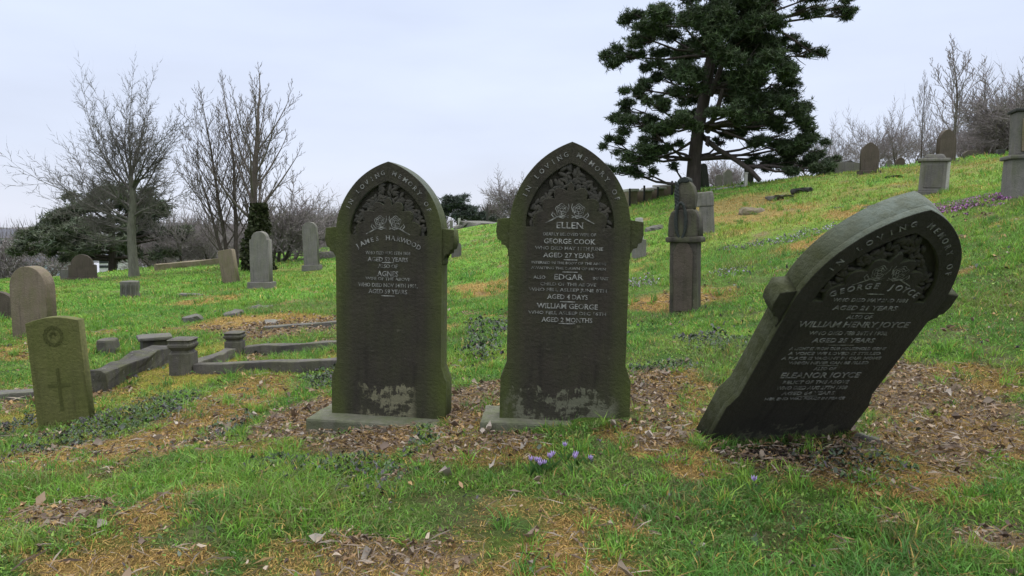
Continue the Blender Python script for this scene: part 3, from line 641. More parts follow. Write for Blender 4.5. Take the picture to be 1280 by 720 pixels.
# row of tombs on the ridge behind the monument
for i, (px, wd, hp, lab) in enumerate([(787, 12, 22, 'pinkish chest tomb on the ridge, nearest the middle headstone'), (803, 14, 17, 'pinkish chest tomb on the ridge, second from the middle headstone'),
                                       (817, 14, 16, 'pinkish chest tomb on the ridge, third from the middle headstone'), (832, 14, 16, 'pinkish chest tomb on the ridge, nearest the pine trunk')]):
    p = gp(px, 250, 27.5+i*.3); s = 27.5/F; root = empty('chest_tomb', (p.x, p.y, p.z-.12), (0, 0, R(12+9*i)), label=lab, cat='tomb', group='chest tombs on the ridge')
    a = wd*s/2; hh = hp*s
    link('chest', rough(box_mesh('chest', -a*.9, a*.9, -.4, .4, -.2, hh*.85, bev=.02), .01, .2, 2), M_BROWN, root)
    link('lid', rough(box_mesh('lid', -a, a, -.5, .5, hh*.85, hh, bev=.02), .01, .2, 2), M_PALE, root)
    bm = bmesh.new(); bm_box(bm, -a-.03, -a+.03, -.5, -.44, -.2, hh*(1.0+.25*(i%2)), bev=.01); link('corner_post', bm_mesh(bm, 'corner_post'), M_BLACKST, root)
p = gp(932, 238, 25); r_ = empty('grave_marker_post', p, label='short pale post at the end of the thin kerb on the ridge', cat='post')
link('post', rough(box_mesh('post', -.05, .05, -.05, .05, -.2, .42, bev=.01), .004, .1, 2), M_PALE, r_); link('cap', box_mesh('cap', -.065, .065, -.065, .065, .42, .46, bev=.01), M_PALE, r_)

# ------------------------------------------------------------------ kerbs
def kerb_between(name, label, a, b, wd, ht, mat, seed=0, cat='kerb', dip=0.25, parent=None, amp=.008):
    A_, B_ = Vector(a), Vector(b); d = B_-A_; L = d.length; ang = math.atan2(d.y, d.x); c = (A_+B_)/2
    me = rough(box_mesh(name, -L/2, L/2, -wd/2, wd/2, -dip, ht, bev=.012), amp, .11, 5, seed)
    o = link(name, me, mat, parent)
    q = Matrix.Translation(c) @ Matrix.Rotation(ang, 4, 'Z') @ Matrix.Rotation(-math.atan2(d.z, math.hypot(d.x, d.y)), 4, 'Y')
    o.matrix_local = (parent.matrix_basis.inverted() @ q) if parent else q
    if not parent: tag(o, label=label, cat=cat)
    return o
def turned_post(parent, p, hgt, wd, name='corner_post'):
    bm = bmesh.new(); prof = [(1, -.5), (1, .60), (.86, .63), (.80, .68), (.96, .74), (1.08, .78), (1.10, .84), (.98, .88), (1.0, .93), (1.12, .97), (.9, 1.0), (.0, 1.02)]
    rings = []
    for k, z in prof:
        rings.append([bm.verts.new((k*wd/2*1.12*max(-.87, min(.87, cos(t)*1.25)), k*wd/2*1.12*max(-.87, min(.87, sin(t)*1.25)), z*hgt)) for t in [2*pi*(j+.5)/16 for j in range(16)]] if k else [bm.verts.new((0, 0, z*hgt))])
    for a, b in zip(rings, rings[1:]):
        for j in range(16):
            if len(b) == 1: bm.faces.new((a[j], a[(j+1) % 16], b[0]))
            else: bm.faces.new((a[j], a[(j+1) % 16], b[(j+1) % 16], b[j]))
    o = link(name, rough(bm_mesh(bm, name), .004, .1), M_KERB, parent); o.location = Vector(p)-parent.location; return o
p0 = gp(230, 468, 7.2); p1 = gp(294, 443, 8.6); q0 = gp(440, 461, 7.22); q1 = gp(450, 443, 8.55)
kr = empty('grave_kerb_set', p0, label='stone grave kerb with two turned corner posts left of the front-left headstone', cat='grave surround')
turned_post(kr, p0, .37, .22); turned_post(kr, p1+Vector((0, 0, -.02)), .29, .20)
kerb_between('front_kerb', '', p0+Vector((.12, 0, 0)), q0, .12, .11, M_KERB, 1, parent=kr, amp=.014)
kerb_between('rear_kerb', '', p1+Vector((.12, 0, 0)), q1, .12, .10, M_KERB, 2, parent=kr, amp=.014)
kerb_between('side_kerb', '', p0+Vector((.02, .14, 0)), p1+Vector((0, -.14, 0)), .12, .09, M_KERB, 3, parent=kr, amp=.014)
a = gp(120, 492, 6.5); b = gp(205, 448, 8.3)
kerb_between('kerb_wall', 'thick lichen-speckled kerb wall running back from the green war grave slab', a, b, .24, .17, M_KERBD, 4, amp=.035)
a = gp(192, 440, 8.7); r_ = empty('kerb_pier', a, (0, 0, R(30)), label='square capped pier at the far end of the thick kerb wall', cat='pier')
link('pier', rough(box_mesh('pier', -.13, .16, -.13, .13, -.2, .18, bev=.02), .012, .1, 3), M_KERBD, r_); link('cap', rough(box_mesh('cap', -.17, .20, -.17, .17, .18, .22, bev=.015), .008, .1, 2), M_GREYD, r_)
a = gp(135, 440, 8.9); r_ = empty('kerb_pier', a, (0, 0, R(10)), label='low grey stone stub behind the thick kerb wall', cat='pier')
link('pier', rough(box_mesh('pier', -.11, .11, -.1, .1, -.2, .15, bev=.03), .014, .1, 3), M_KERB, r_)
kerb_between('grave_kerb', 'low mossy kerb at the left edge in front of the brown headstone', gp(-30, 487, 6.3), gp(50, 486, 6.35), .16, .07, M_GREYD, 6)
kerb_between('grave_kerb', 'sunken kerb behind the posts running to the front-left headstone', gp(330, 425, 10.3), gp(440, 420, 10.5), .16, .06, M_GREYD, 7)
kerb_between('grave_kerb', 'thin pale kerb line on the ridge right of the pine trunk', gp(888, 240, 25.5), gp(930, 239, 25.2), .14, .05, M_PALE, 9)
kerb_between('grave_kerb', 'dark kerb edge crossing the slope above the leaning headstone', gp(1082, 256, 15.0), gp(1118, 252, 15.2), .2, .05, M_BLACKST, 10)
def boulder(label, px, py, Y, sx, sy, sz, mat, seed, name='fallen_stone'):
    p = gp(px, py, Y); bm = bmesh.new(); bmesh.ops.create_icosphere(bm, subdivisions=4, radius=1)
    for v in bm.verts:
        v.co = Vector([math.copysign(abs(c)**.6, c) for c in v.co]); v.co = Vector((v.co.x*sx, v.co.y*sy, v.co.z*sz))
    me = rough(rough(bm_mesh(bm, name), max(sx, sz)*.28, max(sx, sz)*.8, seed=seed), max(sx, sz)*.10, max(sx, sz)*.22, seed=seed+5)
    for v in me.vertices: v.co.z = max(-.1, min(v.co.z, sz*(.75+.25*v.co.x/sx)))
    o = link(name, me, mat, None, False); o.location = p; o.rotation_euler = (0, 0, seed*.7); return tag(o, label=label, cat='stone')
boulder('small grey stone lying in straw left of the far corner post', 241, 408, 11.5, .16, .12, .10, M_GREYD, 1)
boulder('small square grey stone just above the far corner post', 293, 404, 11.8, .14, .12, .13, M_GREYD, 2)
boulder('pale lumpy stone lying right of the far corner post', 337, 417, 10.8, .14, .1, .08, M_GREY, 3)
boulder('flat stone lying in the green grass beyond the corner posts', 325, 396, 13, .22, .14, .06, M_GREYD, 4)
boulder('dark stone on the bright grass below the small square grey stone', 243, 376, 16, .28, .2, .07, M_GREYD, 5)
boulder('brown mound of rubble on the slope right of the capped headstone', 938, 268, 18, .42, .3, .20, M_BROWN, 6)
boulder('flat dark ledger stone on the upper slope, left one of the pair below the pine', 975, 246, 20, .32, .3, .07, M_GREYD, 7)
boulder('flat dark ledger stone on the upper slope, right one of the pair below the pine', 1003, 244, 20.5, .30, .3, .11, M_BLACKST, 8)
boulder('black sunken slab left of the panelled pedestal tomb', 1127, 226, 20, .4, .3, .05, M_BLACKST, 9)
boulder('tiny dark stone on the slope above the leaning headstone', 1048, 254, 16, .13, .1, .06, M_BLACKST, 10)
boulder('grey stone lying at the ridge foot behind the wreath monument', 822, 268, 19, .36, .3, .15, M_GREYD, 11)
boulder('dark rubble mound on the far rise between the upright front headstones', 596, 287, 44, 1.4, .9, .35, M_GREYD, 12)
boulder('low grey rubble heap left of the dark mound on the far rise', 581, 286, 45, .7, .6, .25, M_GREY, 13)
boulder('grey lump of stone against the right foot of the leaning headstone', 1085, 535, 3.9, .055, .07, .05, M_GREYD, 14)

# ------------------------------------------------------------------ tubes for trees
class Tubes:
    def __init__(s): s.V = []; s.Q = []; s.n = 0
    def add(s, P, Rr, k=5):
        P = np.asarray(P, float); Rr = np.asarray(Rr, float); n = len(P)
        T = np.gradient(P, axis=0); T /= np.linalg.norm(T, axis=1)[:, None]+1e-9
        ref = np.array([.31, .87, .12]) if abs(T[:, 2]).mean() > .7 else np.array([0., 0, 1])
        U = np.cross(T, ref); U /= np.linalg.norm(U, axis=1)[:, None]+1e-9; W = np.cross(T, U)
        a = 2*pi*np.arange(k)/k
        ring = P[:, None]+Rr[:, None, None]*(np.cos(a)[None, :, None]*U[:, None]+np.sin(a)[None, :, None]*W[:, None])
        s.V.append(ring.reshape(-1, 3)); i = np.arange(n-1)[:, None]*k; j = np.arange(k)[None]; j2 = (j+1) % k
        s.Q.append((np.stack([i+j, i+j2, i+k+j2, i+k+j], -1).reshape(-1, 4))+s.n); s.n += n*k
    def mesh(s, name): return np_mesh(name, np.concatenate(s.V), [np.concatenate(s.Q)])
def grow(rr, tb, tr, p, d, L, r, lev, maxlev, o):
    """one limb and everything that grows from it; o: parameters"""
    n = max(3, int(5-lev*.4)); P = [np.array(p)]; d = np.array(d, float); d /= np.linalg.norm(d)
    wob = o.get('wob', .12)
    for i in range(n):
        d = d+rr.normal(0, wob, 3)+np.array([0, 0, o.get('up', .06)*(1 if lev else .3)]); d /= np.linalg.norm(d); P.append(P[-1]+d*L/n)
    t = np.linspace(0, 1, n+1); Rr = r*(1-t*.62) if lev < maxlev else r*(1-t*.7)
    (tr if lev == 0 else tb).add(P, Rr, 8 if lev == 0 else (6 if lev == 1 else (4 if lev == 2 else 3)))
    if lev >= maxlev: return
    nk = o['kids'][min(lev, len(o['kids'])-1)]; nk = max(1, int(round(nk*rr.uniform(.8, 1.2)))); ph = rr.uniform(0, 6.28)
    s0 = o.get('start', .3) if lev == 0 else .18
    for k in range(nk):
        f = s0+(1-s0)*(k+rr.uniform(.2, .9))/nk; f = min(f, .98); x = f*n; i = int(x); q = P[i]+(P[min(i+1, n)]-P[i])*(x-i)
        dd = P[min(i+1, n)]-P[i]; dd /= np.linalg.norm(dd)+1e-9; ph += 2.4
        a = np.cross(dd, [.3, .2, .9]); a /= np.linalg.norm(a)+1e-9; b = np.cross(dd, a)
        an = o['ang'][min(lev, len(o['ang'])-1)]*rr.uniform(.75, 1.25); nd = dd*cos(an)+(a*cos(ph)+b*sin(ph))*sin(an)
        rat = o['ratio'][min(lev, len(o['ratio'])-1)]*rr.uniform(.75, 1.15)*(1-.35*f if lev else (1.15-.45*f))
        rk = max(r*(1-f*.62)*o.get('rr', .58), o.get('rmin', .008))
        grow(rr, tb, tr, q, nd, L*rat, rk, lev+1, maxlev, o)
    if lev < maxlev: grow(rr, tb, tr, P[-1], P[-1]-P[-2], L*o.get('cont', .5), r*.38, lev+1, maxlev, o)
def bare_tree(name, label, base, hgt, seed, o, bark, twig, trunks=None, r=None, maxlev=5, group=None, ivy=None, cat='tree'):
    rr = np.random.default_rng(seed); root = empty(name, base, label=label, cat=cat, group=group); tb, tr = Tubes(), Tubes()
    for (dx, dy, tilt, hk) in (trunks or [(0, 0, (0, 0), 1)]):
        grow(rr, tb, tr, (dx, dy, -.3), (tilt[0], tilt[1], 1), hgt*hk*o.get('trunk', .55), (r or hgt*.022)*(.6+.4*hk), 0, maxlev, o)
    link('trunk', tr.mesh('trunk'), bark, root, True); link('crown', tb.mesh('crown'), twig, root)
    return root
def fit_top(o, px, py, Y, kx=1.0):
    V = np.concatenate([np.array([v.co.z for v in c.data.vertices]) for c in o.children if c.name.split('.')[0] == 'crown']); k = (ray(px, py, Y).z-o.location.z)/np.quantile(V, .9995)
    o.scale = (k*kx, k*kx, k); return o
ASH = dict(kids=[11, 7, 5, 4, 3], ang=[.95, .62, .6, .6, .6], ratio=[.98, .62, .55, .55, .5], start=.30, up=.07, trunk=.50, wob=.09, cont=.75, rr=.55)
POP = dict(kids=[14, 4, 4, 3], ang=[.62, .55, .6, .6], ratio=[.46, .52, .5, .5], start=.22, up=.13, trunk=.80, wob=.05, cont=.35, rr=.45)
SHR = dict(kids=[6, 6, 5, 3], ang=[.7, .6, .6, .6], ratio=[.8, .65, .6, .55], start=.12, up=.03, trunk=.45, wob=.16, cont=.7, rr=.6)
p = gp(167, 347, 24)
def broad_tree():
    rr = np.random.default_rng(8); Yt = 24; base = gp(167, 347, Yt); root = empty('bare_tree', base, label='broad bare tree with grey-green trunk in front of the wide evergreen', cat='tree'); tb, tr = Tubes(), Tubes(); b_ = np.array(base)
    T = [np.array(ray(*q))-b_ for q in ((168, 352, Yt), (167, 335, Yt), (165, 310, Yt), (164, 285, Yt), (166, 262, Yt), (166, 240, Yt), (163, 220, Yt))]
    tr.add(T, [.20, .155, .14, .13, .12, .10, .07], 10)
    E_ = [(52,185,.5,.3),(45,225,-.5,.35),(80,150,-1,.55),(100,128,.8,.7),(125,118,-.6,.85),(150,108,.4,1),(172,104,-.3,1),(192,112,.9,.95),(212,130,-1,.75),(232,160,.6,.55),(238,200,-.6,.4),(225,235,.8,.25),
          (62,262,1.0,.2),(75,300,-1,.1),(95,280,.6,.25),(120,160,1.8,.7),(180,150,-1.8,.8),(140,150,-2,.8),(200,175,1.8,.5),(90,205,-1.8,.45),(110,190,2,.5),(160,140,1.9,.95),(205,265,1,.15),(70,235,1.5,.3)]
    for (ex, ey, dy, f) in E_:
        q = f*(len(T)-3)+2; k = int(min(q, len(T)-2)); st = T[k]+(T[k+1]-T[k])*(q-k) if q < len(T)-1 else T[-1]
        e_ = np.array(ray(ex, ey, Yt+dy))-b_; d = e_-st; L = np.linalg.norm(d)
        grow(rr, tb, tr, st, d/L-np.array([0, 0, .10]), L*.51, .024+.015*L/3, 1, 5, dict(kids=[0, 7, 5, 4, 3], ang=[0, .55, .6, .6, .6], ratio=[0, .50, .55, .55, .5], up=.035, wob=.10, cont=.72, rr=.60, rmin=.007))
    link('trunk', tr.mesh('trunk'), M_BARK_G, root, True); link('crown', tb.mesh('crown'), M_TWIG_M, root)
broad_tree()
p = gp(297, 336, 25)
t_b = bare_tree('bare_tree', 'bare tree of several thin upright stems right of the broad bare tree', p, 5.7, 12, POP, M_BARK_D, M_TWIG, trunks=[(0, 0, (-.06, 0), 1.0), (-.25, .1, (-.16, .05), .93), (.22, .1, (.04, .03), .85), (-.1, -.2, (-.38, -.05), .62)], r=.075, maxlev=4); fit_top(t_b, 297, 88, 25, 1.1)
p = gp(316, 335, 24)
t_ivy = bare_tree('bare_tree', 'tallest bare tree on the left with dark ivy around its lower trunk', p, 6.1, 23, dict(POP, start=.30), M_BARK_D, M_TWIG, trunks=[(0, 0, (.06, 0), 1.0)], r=.15, maxlev=4)

fit_top(t_ivy, 318, 70, 24, 1.15)
def leafcards(centers, size, rr, cols, flat=.0, aspect=.5):
    """leaf or needle-spray faces, one bent pair of triangles each"""
    n = len(centers); d = rr.normal(size=(n, 3)); d[:, 2] *= (1-flat); d /= np.linalg.norm(d, axis=1)[:, None]
    u = rr.normal(size=(n, 3)); u -= (u*d).sum(1)[:, None]*d; u /= np.linalg.norm(u, axis=1)[:, None]
    s = size*rr.uniform(.6, 1.3, n)[:, None]; a = centers-d*s*.5; b = centers+d*s*.5; c = centers+u*s*aspect*.5+d*s*.05; e_ = centers-u*s*aspect*.5+d*s*.05
    V = np.stack([a, c, b, e_], 1).reshape(-1, 3); q = (np.arange(n)*4)[:, None]+np.array([[0, 1, 2, 3]])
    return V, q, np.repeat(cols, 4, 0)
def vary(base, n, rr, k=.35):
    return np.array(base)[None]*rr.uniform(1-k, 1+k, (n, 1))*rr.uniform(.92, 1.08, (n, 3))
# (ivy is added below)
# ivy on the trunk
rr = np.random.default_rng(4); n = 5200; t = rr.random(n)**1.3*2.3; an = rr.uniform(0, 6.28, n); rad = (.50-.15*t)*np.sqrt(rr.random(n))*(.75+.5*np.sin(an*3+t*4)*.4)+.08
cen = np.stack([.10+.06*t+rad*np.cos(an)*1.1, rad*np.sin(an), t-.1], 1); V, q, c = leafcards(cen, .10, rr, vary((.035, .042, .016), n, rr), aspect=.9)
link('ivy', np_mesh('ivy', V, [q], c), M_NEEDLE, t_ivy)

def clump_cloud(blobs, per, rr, spray, lump=.35):
    """needle-spray centres spread through lumpy clusters"""
    out = []
    for (x, y, z, rx, ry, rz) in blobs:
        n = int(per*(rx*rz)); k = max(5, int(rx*rz*7)); sub = rr.normal(size=(k, 3)); sub /= np.linalg.norm(sub, axis=1)[:, None]; sub *= rr.uniform(.35, 1.0, (k, 1))**.6
        sub = sub*[rx, ry, rz]+[x, y, z]
        pk = sub[rr.integers(0, k, n)]+rr.normal(size=(n, 3))*np.array([lump, lump, lump*.6])*min(1, rz*1.2)
        out.append(pk)
    return np.concatenate(out)
def needle_tufts(cen, L, wd, m, rr, cols, up=.35):
    n = len(cen); d = rr.normal(size=(n, m, 3)); d[..., 2] = d[..., 2]*.8+up; d /= np.linalg.norm(d, axis=2)[..., None]
    u = rr.normal(size=(n, m, 3)); u = np.cross(d, u); u /= np.linalg.norm(u, axis=2)[..., None]; l = L*rr.uniform(.6, 1.2, (n, m, 1)); c = cen[:, None]
    V = np.stack([c-u*wd*.5+d*l*.1, c+u*wd*.5+d*l*.1, c+d*l], 2).reshape(-1, 3); q = (np.arange(n*m)*3)[:, None]+np.array([[0, 1, 2]])
    return V, q, np.repeat(cols, m*3, 0)

# ------------------------------------------------------------------ the pine
def pine():
    Yp = 26.; s = Yp/F; base = gp(866, 236, Yp); rr = np.random.default_rng(11)
    root = empty('pine_tree', base, label='big leaning dark pine on the ridge above the middle and leaning headstones', cat='tree')
    def w_(px, py, dy=0): q = ray(px, py, Yp+dy); return np.array(q)-np.array(base)
    tr, lb = Tubes(), Tubes()
    T = [w_(865, 248), w_(866, 236), w_(868, 200), w_(873, 160), w_(882, 115), w_(889, 70), w_(899, 30), w_(915, -15), w_(940, -55), w_(960, -90)]
    tr.add(T, np.array([11, 9.5, 8.2, 7.6, 7, 6, 5, 4, 3, 1.5])*s, 12)
    tr.add([w_(950, 226, -1), w_(938, 213, -1), w_(920, 200, -.6), w_(896, 186, -.3), w_(880, 172, 0), w_(872, 165)], np.array([2.8, 3.0, 3.0, 3.0, 3.2, 4.2])*s, 8)
    tr.add([w_(880, 172), w_(886, 172, -.5), w_(883, 180, -.8), w_(886, 183, -.9)], np.array([2.5, 2.2, 1.8, 1])*s, 6)
    tr.add([w_(888, 120, -.5), w_(903, 80, -1), w_(902, 50, -1.2), w_(908, 20, -1.4)], np.array([3.4, 3.0, 2.4, 1.5])*s, 6)
    tr.add([w_(884, 165, -.3), w_(896, 140, -1), w_(904, 110, -1.4)], np.array([3.4, 3.0, 2.4])*s, 6)
    B = [  # px, py, depth offset, rx, rz in pixels
     (775,70,.3,24,14),(800,45,-.8,26,16),(790,28,.5,22,12),(830,42,1.0,26,18),(815,75,-.3,22,10),(850,25,-1.5,34,18),(880,10,1.2,34,20),(845,65,1.2,26,14),
     (915,10,-1.2,36,20),(950,0,1.0,34,20),(985,-8,-.8,32,18),(1020,-5,.6,26,14),(1050,8,0,22,10),(1062,16,.2,10,8),(1010,14,-.6,20,8),(890,-30,0,50,26),(950,-45,.4,50,28),(900,-75,0,30,20),
     (920,40,1.5,32,18),(950,35,-1.3,30,18),(962,62,1.2,26,16),(935,80,-2,30,20),(905,58,2,26,16),(985,52,.6,16,9),(1020,68,-.2,12,8),(1002,60,.2,12,7),(975,78,-.5,22,14),
     (800,112,-.5,26,10),(790,135,.8,18,9),(830,100,1.0,24,12),(850,90,-1.6,22,14),(815,130,-1.2,24,9),(838,120,1.8,22,8),
     (795,155,-.6,30,13),(775,148,.6,14,8),(825,160,1.6,28,12),(850,150,-1.8,24,14),(870,140,1.8,20,12),(820,170,-1.2,24,9),
     (790,195,-.8,26,16),(765,183,.4,14,10),(775,210,.2,22,9),(812,192,1.2,20,10),(805,215,-.4,20,7),(838,185,-1.0,16,8),(842,208,0,6,5),
     (920,100,1.6,32,20),(950,100,-1.6,32,20),(975,108,1,26,16),(935,125,1,32,18),(965,138,-1.2,30,18),(990,130,.6,20,12),(1002,140,-.4,16,9),(920,145,-2.2,26,12),
     (950,160,1.5,34,14),(985,165,-1,28,14),(1008,150,.5,12,9),(925,165,1.4,24,8),(960,185,-.8,34,14),(1000,190,.8,30,14),(1025,203,-.4,26,10),(975,205,1.2,30,12),(1005,212,-1.2,30,9),(1048,205,.4,22,7),(950,205,0,22,9),(1015,178,0,18,8),
     (905,175,.6,12,5),(860,100,-1.8,22,16),(895,60,-2.0,24,18),(870,20,-2,26,18),(925,25,-2.2,26,18),(930,60,-.4,34,20),(945,118,0,34,16),(900,140,-2,20,9),(910,-10,-2,34,20),(860,120,2.2,20,14),(865,60,2.2,24,18),(890,90,2.6,18,16)]
    blobs = []
    for (px, py, dy, rx, rz) in B:
        c = w_(px, py, dy*.9); blobs.append((*c, rx*s*1.02, rx*s*.95, rz*s*1.02))
        tp = T[1+int(np.argmin([abs(t[2]-(c[2]-.5)) for t in T[1:]]))] if px < 1000 or py > 30 else T[6]
        if py > 200 and px > 930: tp = w_(935, 208, -.8)
        mid_ = (tp+c)/2+np.array([0, 0, -.12]); lb.add([tp, (tp+mid_)/2+[0, 0, .05], mid_, (mid_+c)/2, c], np.array([2.2, 1.9, 1.5, 1.1, .5])*s, 5)
        for k in range(7):
            e_ = c+rr.normal(size=3)*[rx*s*.55, rx*s*.5, rz*s*.5]; mm = (c*.6+mid_*.4); lb.add([mm, (mm+e_)/2+rr.normal(size=3)*.05, e_], np.array([.8, .6, .3])*s, 3)
    for a_ in ([(955, 28, 0), (985, 45, 0), (1015, 66, -.2), (1030, 70, -.2)], [(905, 165, -.3), (940, 178, -.8), (975, 190, -.8)], [(868, 175, 0), (845, 190, 0), (815, 200, -.3), (790, 205, 0)]):
        lb.add([w_(*q) for q in a_], np.linspace(2.0, .8, len(a_))*s, 5)
    link('trunk', tr.mesh('trunk'), M_PINEBARK, root, True); link('limbs', lb.mesh('limbs'), M_PINEBARK, root)
    cen = clump_cloud(blobs, 1450, rr, 0, .27); V, q, c = needle_tufts(cen, .18, .034, 9, rr, vary((.046, .068, .030), len(cen), rr, .6))
    link('crown', np_mesh('crown', V, [q], c), M_NEEDLE, root)
pine()

def evergreen(label, px, py, Y, blobs, per, L, wd, col, seed, trunk_h, tr_r, flat=True):
    base = gp(px, py, Y); s = Y/F; rr = np.random.default_rng(seed); root = empty('evergreen_tree', base, label=label, cat='tree'); tb, lb = Tubes(), Tubes()
    tb.add([(0, 0, -.4), (.1, 0, trunk_h*.5), (-.1, 0, trunk_h)], [tr_r, tr_r*.8, tr_r*.4], 8); BB = []
    for (bx, by, dy, rx, rz) in blobs:
        c = np.array(ray(bx, by, Y+dy))-np.array(base); BB.append((*c, rx*s, rx*s*.9, rz*s*1.25)); a = np.array([0, 0, min(trunk_h*.9, max(.4, c[2]*.7))]); lb.add([a, (a+c)/2+[0, 0, -.1], c], [tr_r*.4, tr_r*.3, tr_r*.15], 4)
    link('trunk', tb.mesh('trunk'), M_BARK_D, root, True); link('limbs', lb.mesh('limbs'), M_BARK_D, root)
    cen = clump_cloud(BB, per, rr, 0, L*.9); V, q, c = needle_tufts(cen, L, wd, 8, rr, vary(col, len(cen), rr, .4), up=.1)
    link('crown', np_mesh('crown', V, [q], c), M_NEEDLE, root)
evergreen('wide dark evergreen with layered boughs behind the broad bare tree', 140, 335, 38, [(140,242,0,30,9),(105,252,1,30,10),(180,252,-1,28,10),(150,262,1.5,50,10),(90,270,-1,30,9),(195,268,0,24,9),(75,288,1,30,9),(120,285,-2,40,10),(170,283,2,34,9),(215,285,0,22,9),
          (60,305,0,30,8),(100,305,2,34,8),(45,296,1,18,7),(140,303,-2,30,8),(185,300,1,34,8),(228,292,1,16,6),(30,312,0,22,6),(75,318,-1,30,6),(130,318,1,40,7),(190,316,-1,28,7),(110,268,0,44,12),(170,270,0,36,12),(130,250,0,40,10),(120,300,-1,60,12),(60,292,0,34,8)], 400, .34, .06, (.085, .098, .062), 31, 3.4, .22)
evergreen('far rounded dark evergreen on the skyline right of the front-left headstone', 572, 280, 70, [(560,255,0,14,7),(575,250,0,14,7),(585,258,0,14,6),(568,262,0,18,6),(590,268,0,14,5),(575,270,0,24,5),(552,264,0,10,6),(602,272,0,8,3)], 260, .42, .10, (.05, .062, .05), 33, 2.0, .2)
evergreen('far low dark evergreen bush on the skyline between obelisk and middle headstone', 622, 281, 62, [(617,274,0,6,3),(626,274,0,7,3)], 260, .35, .09, (.05, .06, .045), 34, .6, .08)

# ------------------------------------------------------------------ far bare trees: a few grown once, then copied
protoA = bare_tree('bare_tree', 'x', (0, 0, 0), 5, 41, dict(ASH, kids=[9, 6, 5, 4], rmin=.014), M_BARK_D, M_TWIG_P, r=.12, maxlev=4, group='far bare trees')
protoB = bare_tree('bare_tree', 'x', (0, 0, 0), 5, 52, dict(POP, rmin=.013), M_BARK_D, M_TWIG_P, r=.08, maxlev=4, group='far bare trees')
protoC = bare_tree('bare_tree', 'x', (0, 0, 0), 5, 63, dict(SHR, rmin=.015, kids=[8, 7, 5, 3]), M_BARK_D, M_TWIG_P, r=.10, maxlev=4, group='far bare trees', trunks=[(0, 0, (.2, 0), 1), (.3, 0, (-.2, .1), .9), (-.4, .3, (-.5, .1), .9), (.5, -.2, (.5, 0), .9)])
def dims(o):
    V = np.concatenate([np.array([tuple(v.co) for v in c.data.vertices]) for c in o.children]); return np.quantile(V[:, 2], .993), V[:, 0].max()-V[:, 0].min()
DM = {id(q): dims(q) for q in (protoA, protoB, protoC)}
first = {}
FT = [ # proto, px, base py, Y, height px, label
 (protoA, 1036, 224, 38, 66, 'bare tree on the right skyline, first right of the pine'), (protoA, 1088, 222, 40, 82, 'thin round-headed bare tree above the lone brown pointed headstone'),
 (protoA, 1062, 222, 36, 46, 'low bushy bare tree between the first two skyline trees on the right'), (protoA, 1120, 216, 38, 66, 'bushy bare tree on the skyline left of the slender pole-like tree'),
 (protoB, 1151, 212, 32, 118, 'slender bare tree like a pole left of the tall forked bare tree'), (protoB, 1188, 212, 31, 158, 'tallest bare tree on the right slope with upright forking stems'),
 (protoC, 1220, 208, 38, 58, 'dense bare tree right of the tall forked tree'), (protoA, 1243, 204, 36, 88, 'dense twiggy bare tree, second from the right edge'), (protoC, 1276, 202, 35, 92, 'dense twiggy bare tree filling the right edge above the slope'),
 (protoA, 1230, 206, 42, 80, 'bare tree half hidden behind the dense twiggy trees on the right'), 
 (protoA, 1290, 200, 30, 128, 'dense twiggy bare tree cut by the right edge, nearest of the group'), (protoA, 1262, 203, 40, 108, 'pale dense bare tree standing highest behind the right edge group'),
 (protoC, 1236, 206, 50, 66, 'pale far bare tree behind the dense group on the right slope'),
 (protoA, 1100, 218, 46, 56, 'faint far bare tree right of the thin round-headed one'), (protoA, 1140, 214, 44, 62, 'far bare tree just behind the slender pole-like tree'), (protoA, 1172, 212, 42, 66, 'far bare tree behind the tall forked tree'),
 (protoA, 1008, 224, 42, 55, 'pale bare tree mostly hidden behind the right side of the pine'), (protoC, 912, 240, 48, 40, 'small far bare tree seen behind the ridge headstones'), (protoC, 655, 284, 60, 55, 'bare tree seen at the left edge of the middle headstone'),
 (protoC, 350, 334, 32, 88, 'low spreading bare tree right of the ivy-clad tree'), (protoA, 228, 335, 38, 78, 'thin bare tree between the broad bare tree and the upright stems'), (protoC, 262, 335, 40, 58, 'bushy bare tree behind the upright stems'),
 (protoC, 408, 322, 50, 62, 'bushy bare tree behind the left shoulder of the front-left headstone'), (protoC, 378, 325, 48, 60, 'bushy bare tree behind the tall grey headstone'), (protoC, 205, 337, 44, 50, 'bushy bare tree beside the evergreen, behind the broad bare tree'),
 (protoC, 20, 345, 50, 55, 'bushy bare tree at the left edge behind the dark headstone'), (protoC, 300, 330, 48, 52, 'bushy bare tree behind the ivy-clad tree'), (protoC, 240, 333, 52, 46, 'low far bare tree behind the thin bare tree')]
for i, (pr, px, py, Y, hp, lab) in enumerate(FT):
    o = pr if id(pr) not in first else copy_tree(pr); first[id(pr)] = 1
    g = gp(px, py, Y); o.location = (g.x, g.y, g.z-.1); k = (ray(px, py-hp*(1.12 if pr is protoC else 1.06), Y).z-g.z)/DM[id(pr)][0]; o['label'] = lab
    kx = .55 if px == 1151 else 1.1; o.scale = (k*kx, k*kx, k); o.rotation_euler = (0, 0, i*1.9)

